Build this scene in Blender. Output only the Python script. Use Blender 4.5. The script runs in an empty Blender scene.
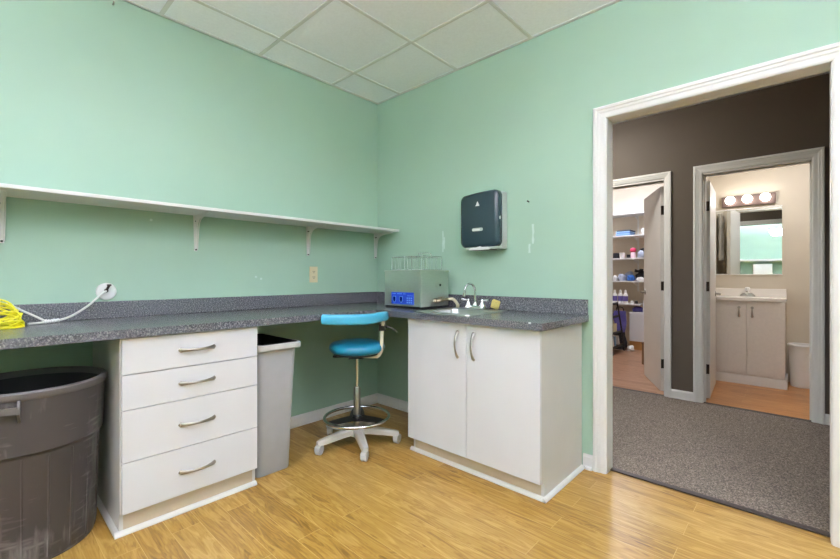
import bpy, bmesh, math, random
from mathutils import Vector, Matrix
random.seed(7)
PI = math.pi
scene = bpy.context.scene
COL = scene.collection

# ------------------------------------------------------------------ colour and materials
def lin(c):
    out = []
    for v in c:
        v /= 255.0
        out.append(v / 12.92 if v <= 0.04045 else ((v + 0.055) / 1.055) ** 2.4)
    return (out[0], out[1], out[2], 1.0)

def mat(name, rgb, rough=0.5, metal=0.0, noise=0.0, nscale=8.0, bump=0.0, bscale=60.0, spec=0.5, coat=0.0, stretch=None):
    m = bpy.data.materials.new(name); m.use_nodes = True
    nt = m.node_tree; b = nt.nodes['Principled BSDF']
    b.inputs['Base Color'].default_value = lin(rgb)
    b.inputs['Roughness'].default_value = rough
    b.inputs['Metallic'].default_value = metal
    b.inputs['Specular IOR Level'].default_value = spec
    b.inputs['Coat Weight'].default_value = coat
    tc = nt.nodes.new('ShaderNodeTexCoord')
    src = tc.outputs['Object']
    if stretch:
        mp = nt.nodes.new('ShaderNodeMapping'); mp.inputs['Scale'].default_value = stretch
        nt.links.new(src, mp.inputs['Vector']); src = mp.outputs['Vector']
    if noise > 0:
        n = nt.nodes.new('ShaderNodeTexNoise'); n.inputs['Scale'].default_value = nscale
        n.inputs['Detail'].default_value = 4
        nt.links.new(src, n.inputs['Vector'])
        r = nt.nodes.new('ShaderNodeValToRGB')
        c = lin(rgb)
        r.color_ramp.elements[0].position = 0.3; r.color_ramp.elements[1].position = 0.7
        r.color_ramp.elements[0].color = (c[0]*(1-noise), c[1]*(1-noise), c[2]*(1-noise), 1)
        r.color_ramp.elements[1].color = tuple(min(1, v*(1+noise)) for v in c[:3]) + (1,)
        nt.links.new(n.outputs['Fac'], r.inputs['Fac'])
        nt.links.new(r.outputs['Color'], b.inputs['Base Color'])
    if bump > 0:
        n2 = nt.nodes.new('ShaderNodeTexNoise'); n2.inputs['Scale'].default_value = bscale
        n2.inputs['Detail'].default_value = 3
        nt.links.new(src, n2.inputs['Vector'])
        bp = nt.nodes.new('ShaderNodeBump'); bp.inputs['Strength'].default_value = bump
        bp.inputs['Distance'].default_value = 0.002
        nt.links.new(n2.outputs['Fac'], bp.inputs['Height'])
        nt.links.new(bp.outputs['Normal'], b.inputs['Normal'])
    return m

def emit(name, rgb, strength):
    m = bpy.data.materials.new(name); m.use_nodes = True
    b = m.node_tree.nodes['Principled BSDF']
    b.inputs['Base Color'].default_value = lin(rgb)
    b.inputs['Emission Color'].default_value = lin(rgb)
    b.inputs['Emission Strength'].default_value = strength
    return m

def wood_floor(name, dark, mid, light, plank_w, plank_l, rough, grain=0.5):
    m = bpy.data.materials.new(name); m.use_nodes = True
    nt = m.node_tree; N = nt.nodes; L = nt.links; b = N['Principled BSDF']
    tc = N.new('ShaderNodeTexCoord')
    mp0 = N.new('ShaderNodeMapping'); mp0.inputs['Location'].default_value = (0.0, 0.0, 0)
    L.new(tc.outputs['Object'], mp0.inputs['Vector'])
    br = N.new('ShaderNodeTexBrick')
    br.offset = 0.37; br.offset_frequency = 2; br.squash = 1
    br.inputs['Color1'].default_value = (0, 0, 0, 1); br.inputs['Color2'].default_value = (1, 1, 1, 1)
    br.inputs['Mortar'].default_value = (0.5, 0.5, 0.5, 1)
    br.inputs['Scale'].default_value = 1.0
    br.inputs['Mortar Size'].default_value = 0.0012
    br.inputs['Mortar Smooth'].default_value = 0.2
    br.inputs['Brick Width'].default_value = plank_l
    br.inputs['Row Height'].default_value = plank_w
    L.new(mp0.outputs['Vector'], br.inputs['Vector'])
    # each plank gets its own slice of grain
    sep = N.new('ShaderNodeSeparateXYZ'); L.new(mp0.outputs['Vector'], sep.inputs[0])
    rnd = N.new('ShaderNodeMath'); rnd.operation = 'MULTIPLY'; rnd.inputs[1].default_value = 37.0
    L.new(br.outputs['Color'], rnd.inputs[0])
    cmb = N.new('ShaderNodeCombineXYZ')
    L.new(sep.outputs[0], cmb.inputs[0]); L.new(sep.outputs[1], cmb.inputs[1]); L.new(rnd.outputs[0], cmb.inputs[2])
    mp = N.new('ShaderNodeMapping'); mp.inputs['Scale'].default_value = (2.2, 13.0, 1.0)
    L.new(cmb.outputs[0], mp.inputs['Vector'])
    n1 = N.new('ShaderNodeTexNoise'); n1.inputs['Scale'].default_value = 1.6; n1.inputs['Detail'].default_value = 5
    n1.inputs['Distortion'].default_value = 1.2
    L.new(mp.outputs[0], n1.inputs['Vector'])
    # cathedral rings
    wv = N.new('ShaderNodeMath'); wv.operation = 'MULTIPLY'; wv.inputs[1].default_value = 34.0
    L.new(n1.outputs['Fac'], wv.inputs[0])
    sn = N.new('ShaderNodeMath'); sn.operation = 'SINE'; L.new(wv.outputs[0], sn.inputs[0])
    mp2 = N.new('ShaderNodeMapping'); mp2.inputs['Scale'].default_value = (5.0, 120.0, 1.0)
    L.new(cmb.outputs[0], mp2.inputs['Vector'])
    n2 = N.new('ShaderNodeTexNoise'); n2.inputs['Scale'].default_value = 1.0; n2.inputs['Detail'].default_value = 3
    L.new(mp2.outputs[0], n2.inputs['Vector'])
    mpk = N.new('ShaderNodeMapping'); mpk.inputs['Scale'].default_value = (3.4, 7.5, 1.0)
    L.new(cmb.outputs[0], mpk.inputs['Vector'])
    n3 = N.new('ShaderNodeTexNoise'); n3.inputs['Scale'].default_value = 1.0; n3.inputs['Detail'].default_value = 1.0
    L.new(mpk.outputs[0], n3.inputs['Vector'])
    def mad(a, k, c):
        x = N.new('ShaderNodeMath'); x.operation = 'MULTIPLY_ADD'
        L.new(a, x.inputs[0]); x.inputs[1].default_value = k
        if isinstance(c, float): x.inputs[2].default_value = c
        else: L.new(c, x.inputs[2])
        return x.outputs[0]
    v = mad(n1.outputs['Fac'], 0.75 * grain * 2, 0.5 - 0.375 * grain * 2)
    v = mad(sn.outputs[0], 0.085 * grain * 2, v)
    v = mad(n2.outputs['Fac'], 0.56 * grain * 2, v); v = mad(v, 1.0, -0.28 * grain * 2 + 0.0)
    v = mad(br.outputs['Color'], 0.22, v); v = mad(v, 1.0, -0.11)
    rp = N.new('ShaderNodeValToRGB')
    e = rp.color_ramp.elements
    e[0].position = 0.12; e[0].color = lin(dark); e[1].position = 0.85; e[1].color = lin(light)
    x = e.new(0.47); x.color = lin(mid)
    L.new(v, rp.inputs['Fac'])
    # knots
    kr = N.new('ShaderNodeValToRGB'); kr.color_ramp.elements[0].position = 0.70; kr.color_ramp.elements[1].position = 0.82
    L.new(n3.outputs['Fac'], kr.inputs['Fac'])
    mk = N.new('ShaderNodeMix'); mk.data_type = 'RGBA'
    kf = N.new('ShaderNodeMath'); kf.operation = 'MULTIPLY'; kf.inputs[1].default_value = 0.65
    L.new(kr.outputs['Color'], kf.inputs[0]); L.new(kf.outputs[0], mk.inputs[0])
    L.new(rp.outputs['Color'], mk.inputs[6]); mk.inputs[7].default_value = lin(dark)
    # pale bevel in the joints
    mm = N.new('ShaderNodeMix'); mm.data_type = 'RGBA'
    mf = N.new('ShaderNodeMath'); mf.operation = 'MULTIPLY'; mf.inputs[1].default_value = 0.42
    L.new(br.outputs['Fac'], mf.inputs[0]); L.new(mf.outputs[0], mm.inputs[0])
    L.new(mk.outputs[2], mm.inputs[6]); mm.inputs[7].default_value = lin((225, 196, 140))
    L.new(mm.outputs[2], b.inputs['Base Color'])
    b.inputs['Roughness'].default_value = rough
    bp = N.new('ShaderNodeBump'); bp.inputs['Strength'].default_value = 0.12; bp.inputs['Distance'].default_value = 0.002
    L.new(n2.outputs['Fac'], bp.inputs['Height']); L.new(bp.outputs['Normal'], b.inputs['Normal'])
    return m

def speckle(name, cols, scale, rough):
    m = bpy.data.materials.new(name); m.use_nodes = True
    nt = m.node_tree; N = nt.nodes; L = nt.links; b = N['Principled BSDF']
    tc = N.new('ShaderNodeTexCoord')
    n = N.new('ShaderNodeTexNoise'); n.inputs['Scale'].default_value = scale; n.inputs['Detail'].default_value = 2.5
    n.inputs['Roughness'].default_value = 0.6
    L.new(tc.outputs['Object'], n.inputs['Vector'])
    rp = N.new('ShaderNodeValToRGB'); e = rp.color_ramp.elements
    pos = (0.36, 0.46, 0.55, 0.66)
    e[0].position = pos[0]; e[0].color = lin(cols[0]); e[1].position = pos[3]; e[1].color = lin(cols[3])
    for k in (1, 2):
        x = e.new(pos[k]); x.color = lin(cols[k])
    L.new(n.outputs['Fac'], rp.inputs['Fac']); L.new(rp.outputs['Color'], b.inputs['Base Color'])
    b.inputs['Roughness'].default_value = rough
    if rough < 0.5: b.inputs['Specular IOR Level'].default_value = 0.75; b.inputs['Coat Weight'].default_value = 0.1; b.inputs['Coat Roughness'].default_value = 0.38; b.inputs['Coat IOR'].default_value = 1.6
    return m

def scuffed(name, base, scuff, rough, amount):
    """dull plastic with pale vertical rub marks"""
    m = bpy.data.materials.new(name); m.use_nodes = True
    nt = m.node_tree; N = nt.nodes; L = nt.links; b = N['Principled BSDF']
    tc = N.new('ShaderNodeTexCoord')
    def noise(sc, det, rot=None):
        mp = N.new('ShaderNodeMapping'); mp.inputs['Scale'].default_value = sc
        if rot: mp.inputs['Rotation'].default_value = rot
        L.new(tc.outputs['Object'], mp.inputs['Vector'])
        n = N.new('ShaderNodeTexNoise'); n.inputs['Scale'].default_value = 1.0; n.inputs['Detail'].default_value = det
        L.new(mp.outputs[0], n.inputs['Vector']); return n.outputs['Fac']
    a = noise((38, 38, 7), 4); c = noise((6, 6, 3.5), 3); d = noise((9, 9, 60), 3, (0.9, 0.2, 0))
    mx = N.new('ShaderNodeMath'); mx.operation = 'MAXIMUM'; L.new(a, mx.inputs[0]); L.new(d, mx.inputs[1])
    ml = N.new('ShaderNodeMath'); ml.operation = 'MULTIPLY'; L.new(mx.outputs[0], ml.inputs[0]); L.new(c, ml.inputs[1])
    rp = N.new('ShaderNodeValToRGB'); rp.color_ramp.elements[0].position = 0.285; rp.color_ramp.elements[1].position = 0.50
    rp.color_ramp.elements[1].color = (amount, amount, amount, 1)
    L.new(ml.outputs[0], rp.inputs['Fac'])
    mix = N.new('ShaderNodeMix'); mix.data_type = 'RGBA'
    L.new(rp.outputs['Color'], mix.inputs[0]); mix.inputs[6].default_value = lin(base); mix.inputs[7].default_value = lin(scuff)
    L.new(mix.outputs[2], b.inputs['Base Color']); b.inputs['Roughness'].default_value = rough
    return m

def glass(name, rgb, rough=0.02):
    m = bpy.data.materials.new(name); m.use_nodes = True
    b = m.node_tree.nodes['Principled BSDF']
    b.inputs['Base Color'].default_value = lin(rgb); b.inputs['Transmission Weight'].default_value = 1.0
    b.inputs['Roughness'].default_value = rough; b.inputs['IOR'].default_value = 1.3
    return m

M = {}
M['green'] = mat('green wall paint', (160, 189, 168), 0.55, noise=0.03, nscale=1.5, bump=0.12, bscale=160, spec=0.35)
M['brown'] = mat('brown wall paint', (88, 78, 66), 0.6, noise=0.04, nscale=2, spec=0.35)
M['cream'] = mat('cream wall paint', (204, 194, 176), 0.6, noise=0.03, nscale=2)
M['beige'] = mat('beige wall paint', (216, 206, 188), 0.6, noise=0.03, nscale=2)
M['ceil'] = mat('mineral ceiling tile', (241, 245, 250), 0.9, noise=0.03, nscale=70, bump=0.3, bscale=220)
M['tbar'] = mat('white painted ceiling bar', (210, 212, 210), 0.6)
M['trim'] = mat('white gloss trim paint', (228, 227, 223), 0.35, noise=0.008, nscale=5)
M['lam'] = mat('white melamine', (220, 221, 224), 0.38, noise=0.012, nscale=6)
M['lamside'] = mat('off white melamine panel', (208, 206, 202), 0.45, noise=0.02, nscale=5)
M['toe'] = mat('beige toe board', (198, 184, 160), 0.5, noise=0.04, nscale=9)
M['shelf'] = mat('white shelf paint', (222, 221, 217), 0.4, noise=0.02, nscale=7)
M['wood'] = wood_floor('oak laminate floor', (106, 72, 22), (158, 121, 53), (187, 155, 92), 0.118, 1.22, 0.33)
M['wood2'] = wood_floor('orange laminate floor', (136, 88, 46), (176, 120, 66), (198, 146, 92), 0.118, 1.22, 0.3)
M['wood3'] = wood_floor('pinkish laminate floor', (126, 90, 66), (164, 124, 96), (188, 152, 124), 0.10, 1.1, 0.3)
M['carpet'] = speckle('grey brown carpet', ((72, 64, 55), (97, 88, 77), (119, 109, 97), (154, 143, 129)), 150, 0.95)
M['dark'] = mat('black rubber', (26, 24, 24), 0.6, noise=0.05)
M['strip'] = mat('dark brown threshold strip', (50, 40, 36), 0.5, noise=0.05)
M['counter'] = speckle('charcoal speckled laminate', ((50, 50, 55), (76, 76, 82), (98, 98, 103), (146, 145, 143)), 165, 0.27)
M['nickel'] = mat('brushed nickel', (172, 167, 158), 0.28, 1.0)
M['chrome'] = mat('chrome', (225, 225, 225), 0.07, 1.0)
M['steel'] = mat('brushed stainless steel', (212, 216, 208), 0.3, 1.0, noise=0.05, nscale=30, stretch=(1, 1, 14))
M['steelsink'] = mat('satin stainless sink', (196, 198, 196), 0.3, 1.0)
M['brass'] = mat('aged brass valve', (196, 180, 154), 0.3, 1.0)
M['bronze'] = mat('dark bronze metal', (60, 52, 46), 0.4, 0.8)
M['greybin'] = mat('light grey plastic', (172, 175, 180), 0.42, noise=0.03, nscale=12)
M['greyrim'] = mat('pale grey plastic rim', (190, 190, 186), 0.45)
M['liner'] = mat('black bin bag', (18, 17, 18), 0.45, bump=0.6, bscale=25)
M['brute'] = scuffed('charcoal plastic with rub marks', (58, 53, 51), (158, 152, 148), 0.5, 0.48)
M['bruterim'] = mat('charcoal plastic rim', (88, 84, 82), 0.45, noise=0.06, nscale=20)
M['bruteinside'] = mat('dark plastic inside', (24, 23, 24), 0.6)
M['vinyl'] = mat('teal blue vinyl', (28, 126, 160), 0.3, noise=0.03, nscale=6, coat=0.25)
M['vinyl2'] = mat('light blue vinyl', (66, 164, 196), 0.33, noise=0.03, nscale=6, coat=0.2)
M['stoolwhite'] = mat('off white plastic', (190, 185, 174), 0.45, noise=0.03)
M['post'] = mat('cream enamel post', (216, 212, 190), 0.35)
M['caster'] = mat('pale caster plastic', (190, 188, 183), 0.45)
M['blackplastic'] = mat('black plastic', (22, 22, 24), 0.35)
M['bluepanel'] = mat('blue control label', (28, 70, 196), 0.35)
M['bluedark'] = mat('dark blue display', (14, 34, 120), 0.25)
M['bluelight'] = mat('pale blue print', (110, 160, 236), 0.4)
M['wire'] = mat('bright steel wire', (206, 214, 206), 0.25, 0.75)
M['hose'] = mat('translucent beige hose', (206, 196, 166), 0.4)
M['whitehose'] = mat('white hose plastic', (228, 228, 222), 0.4)
M['yellow'] = mat('yellow plastic tube', (232, 222, 20), 0.35)
M['sponge'] = mat('yellow sponge', (206, 190, 110), 0.9, noise=0.15, nscale=90, bump=0.6, bscale=140)
M['disp'] = mat('smoked teal plastic', (32, 50, 58), 0.2, noise=0.02, nscale=4, coat=0.3)
M['dispback'] = mat('light grey dispenser back', (182, 190, 184), 0.45)
M['paper'] = mat('white paper', (230, 230, 228), 0.8)
M['whiteplastic'] = mat('white plastic', (232, 232, 228), 0.35)
M['ivory'] = mat('ivory plastic', (222, 210, 172), 0.4)
M['slot'] = mat('dark socket slot', (90, 70, 50), 0.6)
M['greydoor'] = mat('light grey door paint', (214, 211, 205), 0.42, noise=0.02, nscale=5)
M['greytrim'] = mat('pale grey trim paint', (216, 215, 209), 0.4, noise=0.02, nscale=6)
M['vanity'] = mat('pale grey vanity laminate', (222, 215, 206), 0.45, noise=0.03, nscale=40)
M['marble'] = mat('white cultured marble', (236, 230, 222), 0.22)
M['mirror'] = mat('mirror silver', (236, 240, 238), 0.01, 1.0)
M['bulb'] = emit('glowing bulb', (255, 248, 242), 13.0)
M['fill_bath'] = emit('added bathroom fill panel', (244, 246, 255), 19.0)  # glow of the fill lamp added in the bathroom
M['lightbar'] = mat('rosy chrome light bar', (104, 88, 82), 0.4, 0.6)
M['diffuser'] = emit('lit fluorescent diffuser', (238, 236, 255), 12.0)
M['fill_uplight'] = emit('added upward fill glow', (236, 236, 255), 58.0)  # upward glow added to the fixtures to brighten the ceiling
M['fill_uplight_high'] = emit('strong added upward fill glow', (236, 236, 255), 84.0)
M['fill_uplight_low'] = emit('faint added upward fill glow', (236, 236, 255), 6.0)
M['diffuser_wall'] = emit('faintly lit fluorescent diffuser', (236, 236, 255), 3.2)
M['diffuser_low'] = emit('half lit fluorescent diffuser', (236, 236, 255), 5.0)
M['diffuser_dim'] = emit('lit frosted ceiling lens', (238, 240, 255), 52.0)
M['fill_hall'] = emit('added hall fill panel', (252, 247, 242), 49.0)  # glow of the fill lamp added in the hall
M['towel'] = mat('grey cotton towel', (200, 197, 193), 0.95, noise=0.06, nscale=60, bump=0.8, bscale=180)
M['bluefile'] = mat('blue card folder', (92, 132, 190), 0.6)
M['navyfile'] = mat('navy card folder', (50, 66, 96), 0.6)
M['skyfile'] = mat('pale blue card folder', (150, 186, 222), 0.6)
M['bag'] = mat('pale blue plastic bag', (176, 186, 206), 0.35, noise=0.2, nscale=18, bump=0.8, bscale=40)
M['bluecloth'] = mat('bright blue cloth', (44, 96, 170), 0.8, noise=0.15, nscale=25)
M['blackcloth'] = mat('black fabric', (34, 32, 36), 0.85, noise=0.1, nscale=30)
M['pink'] = mat('pink plastic', (226, 70, 112), 0.4)
M['palepink'] = mat('pale pink plastic', (236, 206, 216), 0.4)
M['purple'] = mat('purple fabric', (92, 86, 160), 0.7, noise=0.2, nscale=14)
M['purplelabel'] = mat('violet label', (110, 100, 170), 0.5)
M['oakbase'] = mat('oak plinth', (196, 148, 92), 0.5, noise=0.08, nscale=8)
M['brownbox'] = mat('brown wooden box', (120, 92, 66), 0.6, noise=0.08, nscale=10)
M['scuff'] = mat('bare plaster mark', (192, 212, 201), 0.8)
M['metalblack'] = mat('black painted metal', (44, 42, 42), 0.4, 0.3)

# ------------------------------------------------------------------ mesh helpers (world coordinates)
def B(): return bmesh.new()

def box(bm, x0, x1, y0, y1, z0, z1, bev=0.0, seg=2, xf=None):
    r = bmesh.ops.create_cube(bm, size=1.0)
    vs = r['verts']
    for v in vs:
        v.co = Vector(((x0+x1)/2 + v.co.x*(x1-x0), (y0+y1)/2 + v.co.y*(y1-y0), (z0+z1)/2 + v.co.z*(z1-z0)))
    if xf is not None:
        for v in vs: v.co = xf @ v.co
    if bev > 0:
        es = list({e for v in vs for e in v.link_edges})
        bmesh.ops.bevel(bm, geom=es, offset=bev, segments=seg, profile=0.5, affect='EDGES')

def prism(bm, pts, axis, a, b):
    """polygon pts (2D) extruded along axis from a to b; axis y: pts are (x,z); axis x: (y,z); axis z: (x,y)"""
    def P(p, t):
        if axis == 'y': return Vector((p[0], t, p[1]))
        if axis == 'x': return Vector((t, p[0], p[1]))
        return Vector((p[0], p[1], t))
    A = [bm.verts.new(P(p, a)) for p in pts]; C = [bm.verts.new(P(p, b)) for p in pts]
    n = len(pts)
    bm.faces.new(A); bm.faces.new(C[::-1])
    for i in range(n): bm.faces.new((A[i], C[i], C[(i+1) % n], A[(i+1) % n]))

def lathe(bm, prof, c, n=40, xf=None, cap=True):
    """prof list of (r, z) around vertical axis through c"""
    rings = []
    for r, z in prof:
        if r < 1e-6:
            p = Vector((c[0], c[1], c[2] + z))
            rings.append([bm.verts.new(xf @ p if xf else p)])
        else:
            ring = []
            for i in range(n):
                a = 2*PI*i/n
                p = Vector((c[0]+r*math.cos(a), c[1]+r*math.sin(a), c[2]+z))
                ring.append(bm.verts.new(xf @ p if xf else p))
            rings.append(ring)
    for A, C in zip(rings, rings[1:]):
        for i in range(n):
            j = (i+1) % n
            if len(A) == 1 and len(C) == 1: continue
            if len(A) == 1: bm.faces.new((A[0], C[j], C[i]))
            elif len(C) == 1: bm.faces.new((A[i], A[j], C[0]))
            else: bm.faces.new((A[i], A[j], C[j], C[i]))
    if cap:
        if len(rings[0]) > 1: bm.faces.new(rings[0][::-1])
        if len(rings[-1]) > 1: bm.faces.new(rings[-1])

def tube(bm, pts, rad, n=10, closed=False, caps=True):
    pts = [Vector(p) for p in pts]
    rad = rad if isinstance(rad, (list, tuple)) else [rad]*len(pts)
    rings = []; prev = None; N = len(pts)
    for i, p in enumerate(pts):
        if closed: t = pts[(i+1) % N] - pts[i-1]
        else: t = pts[min(i+1, N-1)] - pts[max(i-1, 0)]
        t.normalize()
        if prev is None:
            up = Vector((0, 0, 1)) if abs(t.z) < 0.9 else Vector((1, 0, 0))
            u = t.cross(up).normalized()
        else:
            u = (prev - t*prev.dot(t)).normalized()
        prev = u; w = t.cross(u)
        rings.append([bm.verts.new(p + (u*math.cos(2*PI*k/n) + w*math.sin(2*PI*k/n))*rad[i]) for k in range(n)])
    pairs = list(zip(rings, rings[1:])) + ([(rings[-1], rings[0])] if closed else [])
    for A, C in pairs:
        for k in range(n):
            j = (k+1) % n
            bm.faces.new((A[k], A[j], C[j], C[k]))
    if caps and not closed:
        bm.faces.new(rings[0][::-1]); bm.faces.new(rings[-1])

def smooth_path(pts, sub=6):
    P = [Vector(p) for p in pts]; out = []
    for i in range(len(P)-1):
        p0 = P[max(i-1, 0)]; p1 = P[i]; p2 = P[i+1]; p3 = P[min(i+2, len(P)-1)]
        for k in range(sub):
            t = k/sub
            out.append(0.5*((2*p1) + (p2-p0)*t + (2*p0-5*p1+4*p2-p3)*t*t + (3*p1-p0-3*p2+p3)*t**3))
    out.append(P[-1]); return out

def blob(bm, c, s, seed=0, amp=0.18, sub=3):
    r = bmesh.ops.create_icosphere(bm, subdivisions=sub, radius=1.0)
    rnd = random.Random(seed); ph = [rnd.uniform(0, 6.28) for _ in range(9)]
    for v in r['verts']:
        d = v.co.copy()
        k = 1 + amp*(math.sin(3*d.x+ph[0])*math.sin(4*d.y+ph[1]) + 0.6*math.sin(7*d.z+ph[2]+3*d.x) + 0.4*math.sin(9*d.x+ph[3])*math.sin(8*d.y+ph[4]))
        if d.z < -0.55: d.z = -0.55
        v.co = Vector((c[0]+d.x*k*s[0], c[1]+d.y*k*s[1], c[2]+max(-0.6, d.z*k)*s[2]))

def rounded_rect(x0, x1, y0, y1, r, n=5):
    pts = []
    for cx, cy, a0 in ((x1-r, y1-r, 0), (x0+r, y1-r, PI/2), (x0+r, y0+r, PI), (x1-r, y0+r, 1.5*PI)):
        for k in range(n+1):
            a = a0 + PI/2*k/n
            pts.append((cx+r*math.cos(a), cy+r*math.sin(a)))
    return pts

def loft(bm, loops, cap0=True, cap1=True):
    """loops: lists of 3D points of equal count"""
    R = [[bm.verts.new(Vector(p)) for p in lp] for lp in loops]
    for A, C in zip(R, R[1:]):
        n = len(A)
        for k in range(n): bm.faces.new((A[k], A[(k+1) % n], C[(k+1) % n], C[k]))
    if cap0: bm.faces.new(R[0][::-1])
    if cap1: bm.faces.new(R[-1])

def link(name, bm, m, parent=None, root=None, smooth=False):
    bmesh.ops.recalc_face_normals(bm, faces=bm.faces[:])
    me = bpy.data.meshes.new(name)
    if root is not None:
        off = Vector(root.location)
        for v in bm.verts: v.co -= off
    bm.to_mesh(me); bm.free()
    for mm in (m if isinstance(m, (list, tuple)) else [m]): me.materials.append(mm)
    o = bpy.data.objects.new(name, me); COL.objects.link(o)
    if parent is not None: o.parent = parent
    if smooth:
        for p in me.polygons: p.use_smooth = True
        try: me.set_sharp_from_angle(angle=math.radians(38))
        except Exception: pass
    return o

def thing(name, label, cat, loc, group=None):
    o = bpy.data.objects.new(name, None); COL.objects.link(o)
    o.location = loc; o.empty_display_size = 0.05
    o['label'] = label; o['category'] = cat
    if group: o['group'] = group
    return o

def solo(name, bm, m, label, cat, loc, group=None, smooth=False):
    """a thing that is one mesh: origin at its base"""
    class R: location = loc
    o = link(name, bm, m, None, R, smooth)
    o.location = loc; o['label'] = label; o['category'] = cat
    if group: o['group'] = group
    return o

def struct(name, bm, m, parent=None, smooth=False):
    o = link(name, bm, m, parent, None, smooth)
    if parent is None: o['kind'] = 'structure'
    return o

def copy_thing(o, delta, label, parent=None):
    c = o.copy(); COL.objects.link(c)
    if parent is None:
        c.location = Vector(o.location) + Vector(delta)
        if label: c['label'] = label
    else: c.parent = parent
    for ch in list(o.children): copy_thing(ch, delta, None, c)
    return c

# ------------------------------------------------------------------ the setting
H = 2.708
XR, YB = 6.4, -5.4            # far right wall and the wall behind
DX0, DX1, DZ = 2.0, 2.918, 2.062   # clear doorway
WT = 0.100                    # partition thickness
HY = 1.97                     # far hall wall

bm = B(); box(bm, -0.1, XR+0.1, YB-0.1, 0.07, -0.05, 0.0); struct('floor', bm, M['wood'])
bm = B(); box(bm, -1.5, 5.2, 0.07, HY+0.02, -0.05, 0.004); struct('floor_hall', bm, M['carpet'])
bm = B(); box(bm, 1.965, 3.5, HY+0.02, 3.7, -0.05, 0.0); struct('floor_bathroom', bm, M['wood2'])
bm = B(); box(bm, -0.9, 1.965, HY+0.02, 5.1, -0.05, 0.0); struct('floor_storage', bm, M['wood3'])

bm = B(); box(bm, 0.010, XR+0.1, YB-0.1, -0.004, H, H+0.08); ceil = struct('ceiling', bm, M['ceil'])
bm = B()
gx, gy, T = 0.308, -0.51, 0.61
k = 0
while gx + T*k < XR:
    x = gx + T*k; box(bm, x-0.012, x+0.012, YB, -0.0041, H-0.003, H+0.01); k += 1
k = 0
while gy - T*k > YB:
    y = gy - T*k; box(bm, 0.0101, XR, y-0.012, y+0.012, H-0.0031, H+0.01); k += 1
box(bm, 0.0101, 0.03, YB, -0.0041, H-0.004, H+0.005); box(bm, 0.0101, XR, -0.024, -0.0041, H-0.004, H+0.005)
struct('trim_1', bm, M['tbar'])

bm = B(); box(bm, -0.1, 0.0, YB-0.1, 0.0, 0, H+0.05); wl = struct('wall_left', bm, M['green'])
bm = B()
prism(bm, [(-0.1, 0), (DX0-0.018, 0), (DX0-0.018, DZ+0.018), (DX1+0.018, DZ+0.018), (DX1+0.018, 0), (XR+0.1, 0), (XR+0.1, H+0.05), (-0.1, H+0.05)], 'y', 0.0, WT-0.002)
wr = struct('wall_right', bm, M['green'])
bm = B()
prism(bm, [(-1.5, 0), (DX0-0.018, 0), (DX0-0.018, DZ+0.018), (DX1+0.018, DZ+0.018), (DX1+0.018, 0), (5.2, 0), (5.2, H+0.05), (-1.5, H+0.05)], 'y', WT-0.002, WT)
struct('wall_hall_near', bm, M['brown'])
bm = B(); box(bm, 0, XR, YB-0.1, YB, 0, H+0.05); struct('wall_back', bm, M['green'])
bm = B(); box(bm, XR, XR+0.1, YB-0.1, 0, 0, H+0.05); struct('wall_side', bm, M['green'])
# hall shell
D1L, D1R = 1.14, 1.875; D2L, D2R = 2.187, 2.892; HZ = 2.062
bm = B()
prism(bm, [(-1.5, 0), (D1L-0.015, 0), (D1L-0.015, HZ+0.015), (D1R+0.015, HZ+0.015), (D1R+0.015, 0), (D2L-0.015, 0), (D2L-0.015, HZ+0.015),
           (D2R+0.015, HZ+0.015), (D2R+0.015, 0), (5.2, 0), (5.2, H+0.05), (-1.5, H+0.05)], 'y', HY, HY+0.06)
struct('wall_hall_far', bm, M['brown'])
bm = B()
prism(bm, [(1.965, 0), (D2L-0.015, 0), (D2L-0.015, HZ+0.015), (D2R+0.015, HZ+0.015), (D2R+0.015, 0), (3.5, 0), (3.5, 2.6), (1.965, 2.6)], 'y', HY+0.06, HY+0.12)
struct('wall_bathroom_near', bm, M['cream'])
bm = B()
prism(bm, [(-0.9, 0), (D1L-0.015, 0), (D1L-0.015, HZ+0.015), (D1R+0.015, HZ+0.015), (D1R+0.015, 0), (1.965, 0), (1.965, H+0.05), (-0.9, H+0.05)], 'y', HY+0.06, HY+0.12)
struct('wall_storage_near', bm, M['beige'])
bm = B(); box(bm, -1.6, -1.5, 0, HY+0.1, 0, H+0.05); struct('wall_hall_left', bm, M['brown'])
bm = B(); box(bm, 5.2, 5.3, 0, HY+0.1, 0, H+0.05); struct('wall_hall_right', bm, M['brown'])
bm = B(); box(bm, -1.5, 5.2, 0.0, HY+0.12, H, H+0.08); struct('ceiling_hall', bm, M['ceil'])
bm = B(); box(bm, 1.965, 2.02, HY+0.12, 3.5, 0, 2.6); struct('wall_bathroom_left', bm, M['cream'])
bm = B(); box(bm, 3.4, 3.5, HY+0.12, 3.5, 0, 2.6); struct('wall_bathroom_right', bm, M['cream'])
bm = B(); box(bm, 1.965, 3.5, 3.5, 3.6, 0, 2.6); struct('wall_bathroom_back', bm, M['cream'])
bm = B(); box(bm, 1.965, 3.5, HY+0.12, 3.6, 2.5, 2.6); struct('ceiling_bathroom', bm, M['paper'])
SY = 4.85
bm = B(); box(bm, 1.91, 1.965, HY+0.12, SY+0.1, 0, H+0.05); struct('wall_storage_right', bm, M['beige'])
bm = B(); box(bm, -0.9, -0.8, HY+0.12, SY+0.1, 0, H+0.05); struct('wall_storage_left', bm, M['beige'])
bm = B(); box(bm, -0.8, 1.91, SY, SY+0.1, 0, H+0.05); struct('wall_storage_back', bm, M['beige'])
bm = B(); box(bm, -0.9, 1.965, HY+0.12, SY+0.1, H, H+0.08); struct('ceiling_storage', bm, M['paper'])

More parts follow.
